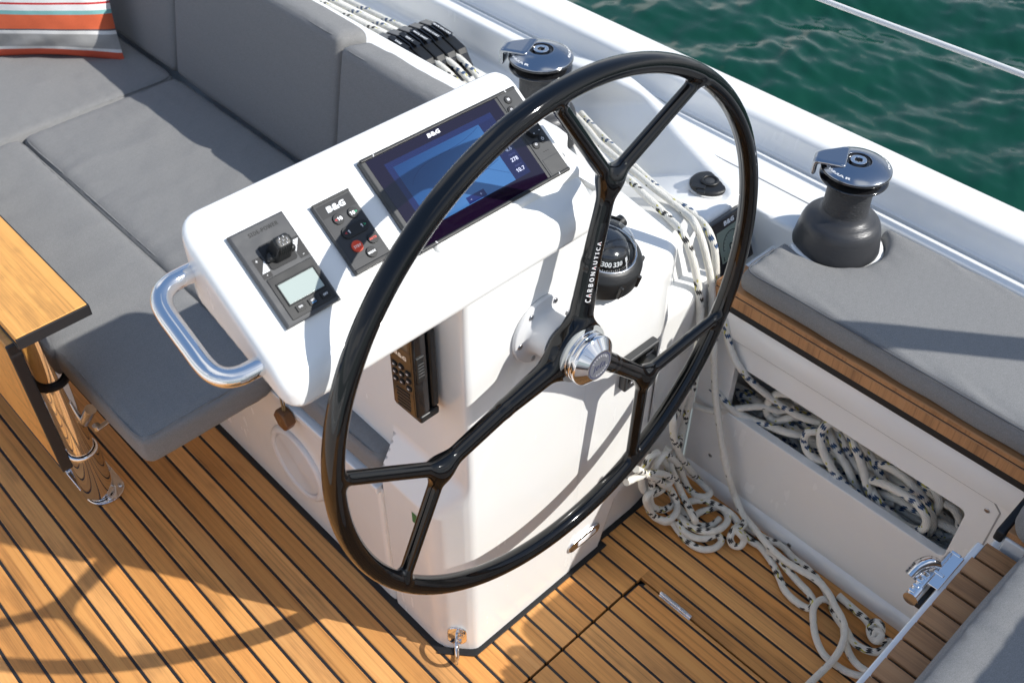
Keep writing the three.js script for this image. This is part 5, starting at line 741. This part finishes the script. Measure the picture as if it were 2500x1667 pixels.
// ================================================================ ropes
const ROPE = {"black":[[[1.6124,0.605,-1.4814],[1.5767,0.6191,-1.4046],[1.5358,0.6332,-1.3295],[1.4951,0.6473,-1.2447],[1.4698,0.6615,-1.158],[1.4372,0.675,-1.0903],[1.4241,0.675,-1.0396],[1.408,0.675,-0.9875],[1.365,0.6976,-0.9232],[1.365,0.6631,-0.8978],[1.365,0.6184,-0.8772],[1.365,0.5663,-0.8607],[1.365,0.5252,-0.8523],[1.35,0.4757,-0.8377],[1.35,0.3959,-0.8312],[1.35,0.3205,-0.8295],[1.35,0.2631,-0.833],[1.35,0.1903,-0.8365],[1.2914,0.2222,-0.803],[1.2762,0.2081,-0.803],[1.2637,0.188,-0.797],[1.286,0.1241,-0.791],[1.3053,0.062,-0.7782],[1.2873,0.062,-0.7443],[1.2721,0.062,-0.7162],[1.2796,0.042,-0.7159],[1.2825,0.032,-0.7394],[1.2938,0.032,-0.7796],[1.2937,0.0588,-0.803]],[[1.32,0.5438,-0.8151],[1.32,0.4565,-0.8188],[1.32,0.359,-0.8239],[1.32,0.2824,-0.8372],[1.2397,0.3628,-0.794],[1.2466,0.3124,-0.794],[1.2657,0.2549,-0.794],[1.2963,0.186,-0.794],[1.3377,0.1148,-0.794],[1.376,0.047,-0.7907],[1.3702,0.047,-0.759],[1.3659,0.047,-0.7421],[1.3493,0.047,-0.7423],[1.3376,0.047,-0.7559],[1.3378,0.047,-0.7792],[1.3241,0.0886,-0.794],[1.2916,0.1627,-0.794],[1.2543,0.2206,-0.794],[1.2272,0.2517,-0.794],[1.2074,0.2421,-0.794],[1.1989,0.2008,-0.794],[1.1995,0.1549,-0.794],[1.2028,0.1195,-0.794],[1.2209,0.0746,-0.794],[1.2506,0.047,-0.7845],[1.2771,0.047,-0.7797],[1.293,0.047,-0.7851]],[[1.0834,0.2967,-0.779],[1.1087,0.2867,-0.779],[1.1437,0.2695,-0.779],[1.1863,0.2375,-0.779],[1.2331,0.1895,-0.779],[1.2499,0.1592,-0.779],[1.2344,0.1567,-0.779],[1.1952,0.2087,-0.779],[1.1529,0.2634,-0.779],[1.1107,0.3161,-0.779]],[[1.2482,0.1387,-0.788],[1.2749,0.0894,-0.788],[1.2798,0.057,-0.7718],[1.2549,0.057,-0.755],[1.226,0.057,-0.7575],[1.2144,0.057,-0.7784],[1.192,0.1067,-0.788],[1.1785,0.1562,-0.788],[1.1963,0.1588,-0.788],[1.2313,0.1325,-0.788]],[[1.217,0.2609,-0.803],[1.1885,0.2672,-0.803],[1.1752,0.2437,-0.803],[1.1718,0.2025,-0.803],[1.1854,0.159,-0.803],[1.2259,0.1092,-0.803],[1.2592,0.0988,-0.803],[1.2803,0.1087,-0.803],[1.2655,0.1676,-0.803],[1.2429,0.2223,-0.803],[1.2562,0.2463,-0.803]],[[1.2068,0.0883,-0.803],[1.2289,0.032,-0.7951],[1.2345,0.032,-0.7688],[1.2531,0.022,-0.7597],[1.2515,0.012,-0.7338],[1.2443,0.012,-0.7012],[1.2514,0.012,-0.6694],[1.2755,0.012,-0.6513],[1.3027,0.012,-0.6533],[1.2998,0.025,-0.6654],[1.2721,0.025,-0.677],[1.2556,0.025,-0.6974],[1.2524,0.025,-0.7251],[1.2588,0.032,-0.7467]],[[1.2723,0.032,-0.7541],[1.265,0.037,-0.7259],[1.2717,0.038,-0.6938],[1.2974,0.038,-0.6695],[1.3322,0.038,-0.6663],[1.3564,0.032,-0.6846],[1.3616,0.027,-0.7103],[1.3416,0.022,-0.7242],[1.3153,0.022,-0.7337],[1.2921,0.022,-0.7303],[1.2916,0.022,-0.7108],[1.3111,0.022,-0.6924],[1.3408,0.022,-0.6894]],[[1.3143,0.032,-0.7654],[1.3242,0.038,-0.759],[1.3454,0.039,-0.7378],[1.3555,0.039,-0.7078],[1.3594,0.038,-0.6806],[1.3598,0.032,-0.6612],[1.351,0.032,-0.647],[1.3249,0.042,-0.642],[1.3089,0.032,-0.6376],[1.3074,0.018,-0.625],[1.3158,0.018,-0.6132],[1.3275,0.032,-0.6128],[1.3235,0.047,-0.6237],[1.3253,0.047,-0.6341],[1.3511,0.042,-0.6344],[1.3706,0.032,-0.6435]],[[1.3659,0.032,-0.6454],[1.3486,0.024,-0.6399],[1.3475,0.016,-0.6192],[1.3495,0.014,-0.5948],[1.353,0.012,-0.5876],[1.3392,0.012,-0.5432],[1.3182,0.012,-0.507],[1.2985,0.012,-0.4763],[1.293,0.012,-0.4439],[1.2991,0.012,-0.416],[1.3066,0.022,-0.4109],[1.3248,0.02,-0.4336],[1.3346,0.016,-0.4658],[1.3383,0.024,-0.4991],[1.346,0.024,-0.5255],[1.3496,0.024,-0.5619]],[[1.3655,0.022,-0.6428],[1.3715,0.018,-0.6113],[1.3798,0.012,-0.5856],[1.389,0.012,-0.5535],[1.3745,0.022,-0.5117],[1.3741,0.022,-0.4782],[1.3698,0.018,-0.4416],[1.3655,0.012,-0.421],[1.3438,0.012,-0.3905],[1.3242,0.012,-0.3618],[1.3111,0.012,-0.3281],[1.2982,0.016,-0.3094],[1.2932,0.022,-0.2871],[1.3044,0.022,-0.2607],[1.3305,0.018,-0.2498],[1.3577,0.012,-0.2536]],[[1.3699,0.016,-0.389],[1.3654,0.016,-0.3508],[1.359,0.02,-0.317],[1.3492,0.024,-0.2949],[1.3454,0.032,-0.2743],[1.356,0.042,-0.2837],[1.3537,0.037,-0.2977],[1.344,0.024,-0.2973],[1.3284,0.024,-0.2819],[1.3214,0.037,-0.2682],[1.338,0.042,-0.2707],[1.3373,0.042,-0.2814],[1.329,0.022,-0.2779],[1.3446,0.016,-0.2579]],[[1.547,0.6,-2.75],[1.545,0.605,-2.4],[1.537,0.625,-2.05],[1.533,0.63,-1.95],[1.531,0.628,-1.84],[1.517,0.6,-1.72],[1.48,0.59,-1.6],[1.452,0.588,-1.5]]],"fleck":[[[1.6435,0.605,-1.4849],[1.6008,0.6191,-1.3976],[1.5591,0.6332,-1.3225],[1.5275,0.6473,-1.2427],[1.497,0.6615,-1.1594],[1.4692,0.675,-1.0925],[1.4611,0.675,-1.0425],[1.4482,0.675,-0.9862],[1.395,0.7095,-0.9199],[1.395,0.6823,-0.8989],[1.395,0.6467,-0.8805],[1.395,0.6088,-0.8645],[1.395,0.5709,-0.8527],[1.395,0.5352,-0.8473],[1.375,0.4542,-0.8126],[1.375,0.3972,-0.8006],[1.375,0.336,-0.7859],[1.375,0.279,-0.7684],[1.375,0.2117,-0.7452],[1.375,0.1451,-0.718],[1.375,0.1853,-0.7391],[1.375,0.1281,-0.7107],[1.392,0.0563,-0.692],[1.376,0.042,-0.6548],[1.3614,0.042,-0.6089],[1.3464,0.042,-0.5592],[1.3409,0.042,-0.5134],[1.3421,0.047,-0.4744],[1.3459,0.047,-0.4327],[1.3401,0.042,-0.3998],[1.3238,0.042,-0.3733],[1.3075,0.047,-0.3485],[1.2875,0.047,-0.3271],[1.2553,0.042,-0.3122],[1.2172,0.032,-0.3077],[1.1866,0.022,-0.3108],[1.1544,0.016,-0.3137],[1.109,0.014,-0.3156]],[[1.3401,0.022,-0.3907],[1.3349,0.026,-0.4001],[1.3229,0.026,-0.4078],[1.2995,0.024,-0.4065],[1.2783,0.012,-0.3898],[1.2488,0.012,-0.3619],[1.2302,0.012,-0.3301],[1.2285,0.012,-0.3024],[1.2322,0.012,-0.2749],[1.2466,0.012,-0.2509],[1.2718,0.012,-0.2374]],[[1.3174,0.022,-0.3445],[1.2949,0.012,-0.3233],[1.2683,0.016,-0.2957],[1.2535,0.024,-0.2697],[1.2533,0.026,-0.2445],[1.2578,0.022,-0.2243]],[[1.38,0.2401,-0.8728],[1.39,0.2462,-0.8457],[1.41,0.2472,-0.7995],[1.43,0.2774,-0.7555],[1.45,0.3047,-0.7086],[1.47,0.2994,-0.6806],[1.49,0.313,-0.6572]],[[1.5,0.3242,-0.6587],[1.47,0.3614,-0.6645],[1.46,0.3531,-0.6897],[1.46,0.313,-0.7045],[1.47,0.2672,-0.7017],[1.47,0.2658,-0.6813],[1.48,0.2925,-0.6534],[1.5,0.2876,-0.6418]],[[1.51,0.295,-0.3266],[1.5,0.3043,-0.3101],[1.5,0.3063,-0.2868],[1.5,0.2897,-0.267],[1.5,0.2489,-0.2608],[1.5,0.213,-0.2803]],[[1.54,0.2711,-0.6823],[1.53,0.2617,-0.6647],[1.53,0.2526,-0.6377],[1.53,0.2607,-0.6152],[1.54,0.2375,-0.5836]],[[1.543,0.2232,-0.5085],[1.5361,0.2381,-0.5497],[1.5242,0.2569,-0.654],[1.5176,0.2514,-0.7236],[1.5142,0.2172,-0.773],[1.5228,0.1941,-0.7001],[1.529,0.1906,-0.6424],[1.5417,0.1958,-0.5296],[1.546,0.223,-0.5115]],[[1.516,0.2475,-0.4025],[1.5255,0.2801,-0.4823],[1.5349,0.2748,-0.5814],[1.5412,0.2775,-0.6505],[1.5459,0.2488,-0.7022],[1.539,0.2089,-0.6184],[1.5297,0.2228,-0.5164],[1.5204,0.2313,-0.4296],[1.5163,0.2367,-0.4016]],[[1.5454,0.2252,-0.3634],[1.5377,0.2507,-0.436],[1.5257,0.2534,-0.5634],[1.5187,0.2401,-0.6347],[1.5141,0.2141,-0.6623],[1.5165,0.2005,-0.6205],[1.5293,0.1903,-0.4686],[1.5401,0.2123,-0.3768],[1.5444,0.2185,-0.3617]],[[1.514,0.2478,-0.2756],[1.5198,0.2562,-0.3379],[1.5318,0.2615,-0.4599],[1.5409,0.2529,-0.5387],[1.5459,0.2416,-0.5578],[1.5424,0.2089,-0.4829],[1.5335,0.2111,-0.3792],[1.5266,0.2086,-0.3198],[1.5164,0.2427,-0.2757]],[[1.546,0.2392,-0.1809],[1.5377,0.268,-0.2797],[1.5305,0.2711,-0.3465],[1.5201,0.2585,-0.4224],[1.5143,0.2238,-0.4326],[1.516,0.209,-0.3718],[1.5222,0.2059,-0.295],[1.5306,0.2174,-0.2238],[1.5415,0.2381,-0.1793]],[[1.485,0.6,-2.75],[1.483,0.605,-2.4],[1.475,0.625,-2.05],[1.471,0.63,-1.95],[1.469,0.628,-1.84],[1.463,0.6,-1.72],[1.46,0.59,-1.6],[1.44,0.588,-1.5]]],"blue":[[[1.6576,0.605,-1.4718],[1.6144,0.6191,-1.3849],[1.5731,0.6332,-1.2945],[1.5372,0.6473,-1.2123],[1.4959,0.6615,-1.1136],[1.4651,0.675,-1.0387],[1.4641,0.675,-0.9959],[1.4523,0.675,-0.952],[1.425,0.6827,-0.9047],[1.425,0.6535,-0.8862],[1.425,0.6189,-0.876],[1.425,0.5821,-0.8683],[1.425,0.549,-0.8589],[1.4,0.5335,-0.8246],[1.4,0.5104,-0.8102],[1.4,0.4718,-0.7962],[1.4,0.4357,-0.7722],[1.4,0.4274,-0.7624],[1.42,0.3871,-0.7409],[1.44,0.356,-0.7124],[1.46,0.3287,-0.672],[1.46,0.3319,-0.6247],[1.47,0.3389,-0.5824]],[[1.41,0.3103,-0.8196],[1.41,0.3,-0.7939],[1.42,0.2752,-0.7646],[1.44,0.2577,-0.7292],[1.45,0.2621,-0.6827],[1.45,0.2792,-0.6373],[1.47,0.2794,-0.6029]],[[1.47,0.3141,-0.5645],[1.45,0.3347,-0.5736],[1.44,0.3285,-0.5904],[1.44,0.2981,-0.594],[1.44,0.2723,-0.5766],[1.45,0.262,-0.5494],[1.47,0.2542,-0.5334]],[[1.48,0.3444,-0.5484],[1.45,0.377,-0.5559],[1.44,0.3571,-0.5649],[1.435,0.3208,-0.5542],[1.435,0.2905,-0.5311],[1.44,0.2583,-0.4992],[1.44,0.2473,-0.4658],[1.45,0.2231,-0.4316],[1.47,0.1966,-0.4178]],[[1.495,0.3236,-0.5837],[1.465,0.3222,-0.5536],[1.465,0.2959,-0.5256],[1.465,0.2709,-0.496],[1.465,0.2347,-0.4671],[1.465,0.2151,-0.4369],[1.495,0.1797,-0.4286]],[[1.505,0.3176,-0.5693],[1.485,0.3158,-0.5364],[1.485,0.284,-0.5087],[1.485,0.2672,-0.4813],[1.505,0.2275,-0.46]],[[1.49,0.3384,-0.5343],[1.46,0.3533,-0.504],[1.46,0.3278,-0.4821],[1.46,0.2995,-0.4631],[1.46,0.2681,-0.4469],[1.46,0.2378,-0.4233],[1.46,0.2143,-0.398],[1.49,0.1773,-0.3906]],[[1.51,0.3143,-0.5028],[1.49,0.3114,-0.4669],[1.49,0.2895,-0.4458],[1.49,0.2717,-0.4259],[1.51,0.2364,-0.3943]],[[1.475,0.2647,-0.4591],[1.45,0.3106,-0.409],[1.445,0.3224,-0.374],[1.443,0.3249,-0.3423],[1.443,0.3097,-0.3162],[1.445,0.2846,-0.306],[1.449,0.2542,-0.3133],[1.455,0.2344,-0.339],[1.455,0.237,-0.3686],[1.455,0.2437,-0.3998],[1.465,0.2527,-0.4307],[1.485,0.2504,-0.4539]],[[1.495,0.3004,-0.4632],[1.475,0.3344,-0.4099],[1.475,0.3311,-0.3806],[1.475,0.3162,-0.348],[1.475,0.2929,-0.319],[1.475,0.2586,-0.3011],[1.475,0.2253,-0.3052],[1.475,0.2115,-0.3294],[1.475,0.2024,-0.363],[1.495,0.1757,-0.3932]],[[1.51,0.3175,-0.3901],[1.49,0.3318,-0.3547],[1.49,0.3337,-0.3311],[1.49,0.3108,-0.3127],[1.49,0.2753,-0.3123],[1.52,0.2298,-0.3363]],[[1.51,0.1892,-0.7277],[1.49,0.2305,-0.7284],[1.5,0.2441,-0.7151],[1.5,0.2452,-0.6815],[1.5,0.2068,-0.6642],[1.51,0.1558,-0.6768]],[[1.52,0.1421,-0.716],[1.5,0.1979,-0.6877],[1.49,0.2258,-0.6448],[1.49,0.1963,-0.617],[1.51,0.1455,-0.6315],[1.52,0.1532,-0.6704]],[[1.53,0.2238,-0.6473],[1.51,0.2322,-0.6688],[1.51,0.2142,-0.6145],[1.5,0.2038,-0.5805],[1.49,0.1995,-0.5404],[1.5,0.1733,-0.5121],[1.52,0.1423,-0.4968]],[[1.5,0.1844,-0.6591],[1.49,0.1904,-0.6115],[1.48,0.1995,-0.5739],[1.48,0.2054,-0.5432],[1.48,0.1969,-0.5171],[1.5,0.1806,-0.4982]],[[1.5067,0.2385,-0.5584],[1.5141,0.2532,-0.6465],[1.5157,0.2463,-0.6998],[1.5091,0.2282,-0.8693],[1.4993,0.1948,-0.8649],[1.4925,0.1851,-0.8155],[1.4851,0.1847,-0.6896],[1.484,0.182,-0.621],[1.4893,0.2196,-0.5406]],[[1.5308,0.2365,-0.5647],[1.5295,0.2503,-0.6203],[1.5264,0.2684,-0.6652],[1.5151,0.2455,-0.7622],[1.5008,0.2226,-0.7844],[1.4993,0.2157,-0.7608],[1.5021,0.2008,-0.6601],[1.5081,0.2125,-0.5984],[1.5225,0.2425,-0.552]],[[1.5021,0.2431,-0.4409],[1.4893,0.265,-0.5181],[1.485,0.2599,-0.6069],[1.4853,0.2687,-0.7444],[1.4927,0.2429,-0.7961],[1.509,0.2164,-0.6884],[1.513,0.2021,-0.6195],[1.5158,0.2215,-0.4848],[1.5132,0.235,-0.4451]],[[1.5027,0.2406,-0.4094],[1.499,0.2509,-0.4642],[1.5059,0.27,-0.6402],[1.5138,0.2598,-0.7263],[1.5254,0.2213,-0.7638],[1.5302,0.2016,-0.7129],[1.5305,0.1924,-0.6176],[1.5201,0.2223,-0.4426],[1.514,0.216,-0.4125]],[[1.498,0.2437,-0.3897],[1.5128,0.2773,-0.5256],[1.516,0.2659,-0.652],[1.5145,0.2616,-0.7112],[1.5072,0.2302,-0.7402],[1.4973,0.2079,-0.6816],[1.4882,0.2168,-0.5621],[1.4845,0.2274,-0.4052],[1.4875,0.2363,-0.387]],[[1.5295,0.2748,-0.422],[1.531,0.2851,-0.4647],[1.5248,0.2864,-0.5902],[1.5157,0.2733,-0.6556],[1.5077,0.2546,-0.6709],[1.5007,0.2303,-0.6335],[1.5007,0.2258,-0.507],[1.5049,0.2377,-0.4533],[1.5179,0.258,-0.4085]],[[1.4987,0.2476,-0.33],[1.4907,0.2648,-0.4098],[1.4845,0.2543,-0.5432],[1.4856,0.2458,-0.641],[1.4922,0.2213,-0.6508],[1.5023,0.2099,-0.5779],[1.5118,0.2039,-0.4498],[1.5148,0.197,-0.3866],[1.514,0.2334,-0.3028]],[[1.5023,0.2277,-0.2958],[1.499,0.247,-0.3646],[1.5002,0.2496,-0.4427],[1.5092,0.2393,-0.575],[1.5188,0.2165,-0.6139],[1.529,0.1978,-0.5531],[1.5305,0.1952,-0.4236],[1.5271,0.2082,-0.3453],[1.5198,0.2142,-0.2907]],[[1.4962,0.2414,-0.1811],[1.5089,0.2537,-0.3035],[1.5119,0.2663,-0.355],[1.5156,0.2418,-0.5186],[1.5099,0.2333,-0.5384],[1.5021,0.2079,-0.4821],[1.4928,0.1969,-0.3705],[1.484,0.2167,-0.1873],[1.4872,0.2505,-0.1767]],[[1.5281,0.2647,-0.2374],[1.5305,0.2703,-0.2755],[1.5268,0.2746,-0.4112],[1.5231,0.2676,-0.4446],[1.5141,0.2516,-0.4767],[1.5024,0.2183,-0.4301],[1.4993,0.2226,-0.313],[1.5006,0.2203,-0.2783],[1.5102,0.2519,-0.2163]],[[1.5102,0.2207,-0.1255],[1.4966,0.2607,-0.2009],[1.4856,0.2546,-0.3528],[1.4845,0.2553,-0.3826],[1.4873,0.2228,-0.439],[1.4985,0.2002,-0.3633],[1.5071,0.2013,-0.2707],[1.5141,0.1998,-0.1734],[1.5145,0.2262,-0.1296]],[[1.516,0.6,-2.75],[1.514,0.605,-2.4],[1.506,0.625,-2.05],[1.502,0.63,-1.95],[1.5,0.628,-1.84],[1.49,0.6,-1.72],[1.47,0.59,-1.6],[1.446,0.588,-1.5]],[[1.578,0.6,-2.75],[1.576,0.605,-2.4],[1.568,0.625,-2.05],[1.564,0.63,-1.95],[1.562,0.628,-1.84],[1.544,0.6,-1.72],[1.49,0.59,-1.6],[1.458,0.588,-1.5]],[[1.609,0.6,-2.75],[1.607,0.605,-2.4],[1.599,0.625,-2.05],[1.595,0.63,-1.95],[1.593,0.628,-1.84],[1.571,0.6,-1.72],[1.5,0.59,-1.6],[1.464,0.588,-1.5]]]};
{
  const r = { black: 0.0080, blue: 0.0078, fleck: 0.0076 }, m = { black: M.ropeBlack, blue: M.ropeBlue, fleck: M.ropeFleck };
  const LAB = {
    black: ['black-flecked white line running over the coaming into the floor coil', 'black-flecked line dropping in a long bight onto the floor coil', 'black-flecked turns wrapped round the neck of the coil', 'black-flecked turn bunched at the foot of the pedestal', 'black-flecked loops standing against the pedestal wall', 'lowest black-flecked loop lying on the teak by the pedestal', 'flat round black-flecked coil on the teak floor', 'black-flecked line ending in a small overhand knot', 'black-flecked bight lying along the locker foot', 'long black-flecked line lying close along the locker panel', 'black-flecked rope end with stopper knot by the aft bench', 'black-flecked line led through the middle rope clutch'],
    blue: ['blue-flecked line dropping from the coaming into the rope locker', 'blue-flecked line entering the locker at its forward end'], fleck: ['plain white line running down past the coil and along the floor', 'plain white loop lying on the floor near the aft bench', 'plain white tail by the foot of the aft bench'],
  };
  const nth = ['first', 'second', 'third', 'fourth', 'fifth', 'sixth', 'seventh', 'eighth', 'ninth', 'tenth', 'eleventh', 'twelfth', 'thirteenth', 'fourteenth', 'fifteenth', 'sixteenth', 'seventeenth', 'eighteenth'];
  for (const k of ['black', 'fleck', 'blue']) ROPE[k].forEach((P, i) => {
    const inTrough = P.every(p => p[1] > 0.57), inLocker = P[Math.floor(P.length / 2)][0] > 1.43 && !inTrough, col = { black: 'black-flecked', blue: 'blue-flecked', fleck: 'plain white' }[k];
    let label = LAB[k][i], group = 'mooring and sheet lines'; if (!label) { group = inTrough ? 'lines in the clutch trough' : 'rope bundle in the locker'; const c = P.reduce((a, q) => [a[0] + q[0] / P.length, a[1] + q[1] / P.length, a[2] + q[2] / P.length], [0, 0, 0]), along = c[2] < -0.62 ? 'forward end' : c[2] < -0.53 ? 'forward half' : c[2] < -0.44 ? 'middle' : c[2] < -0.36 ? 'aft half' : 'aft end', deep = c[0] > 1.497 ? 'half-hidden' : c[1] > 0.275 ? 'upper' : 'front'; label = inTrough ? `${col} line led through the ${['', 'second', '', 'second', 'third', 'fourth', 'fifth'][0]}clutch trough at x` : `${deep} ${col} rope turn at the ${along} of the locker bundle`; if (inTrough) { const n = Math.round((P[2][0] - 1.475) / 0.031); label = `${col} line led through the ${['first', 'second', 'third', 'fourth', 'fifth'][n] ?? 'last'} clutch from the backrests`; } }
    single('rope', tube(P, inLocker ? r[k] * 1.14 : r[k], { n: 12, step: 0.0045, vs: 1 / 0.115 }), m[k], label, 'rope', group);
  });
}
// ================================================================ stern rail and boards aft of the frame: they throw the shade on the two aft cushions
{
  const o = thing('stern_rail', 'stainless stern rail with seat boards standing aft of the benches', 'rail');
  part(o, 'upper_tube', tube([[0.55, 1.28, 0.80], [1.2, 1.28, 0.82], [1.62, 1.28, 0.76], [1.84, 1.28, 0.62]], 0.0125, { n: 16, step: 0.02 }), M.satin);
  for (const [x, z] of [[0.6, 0.80], [1.6, 0.765], [1.82, 0.63]]) part(o, 'post', mv(cyl(0.0125, 0.0125, 0.66, 20), x, 0.95, z), M.satin);
  part(o, 'aft_board', cm(rbox(0.62, 0.02, 0.045, 0.006), T(1.28, 1.0, 0.305, 0, 0.03, 0)), TEAK[0]); part(o, 'aft_board', cm(rbox(0.62, 0.02, 0.10, 0.006), T(1.16, 1.0, 0.43, 0, -0.25, 0)), TEAK[2]);
  part(o, 'corner_board', cm(rbox(0.062, 0.018, 0.62, 0.006), T(1.945, 1.30, 0.275, 0, 0.66, 0)), TEAK[1]);
}
renderer.render(scene, camera);
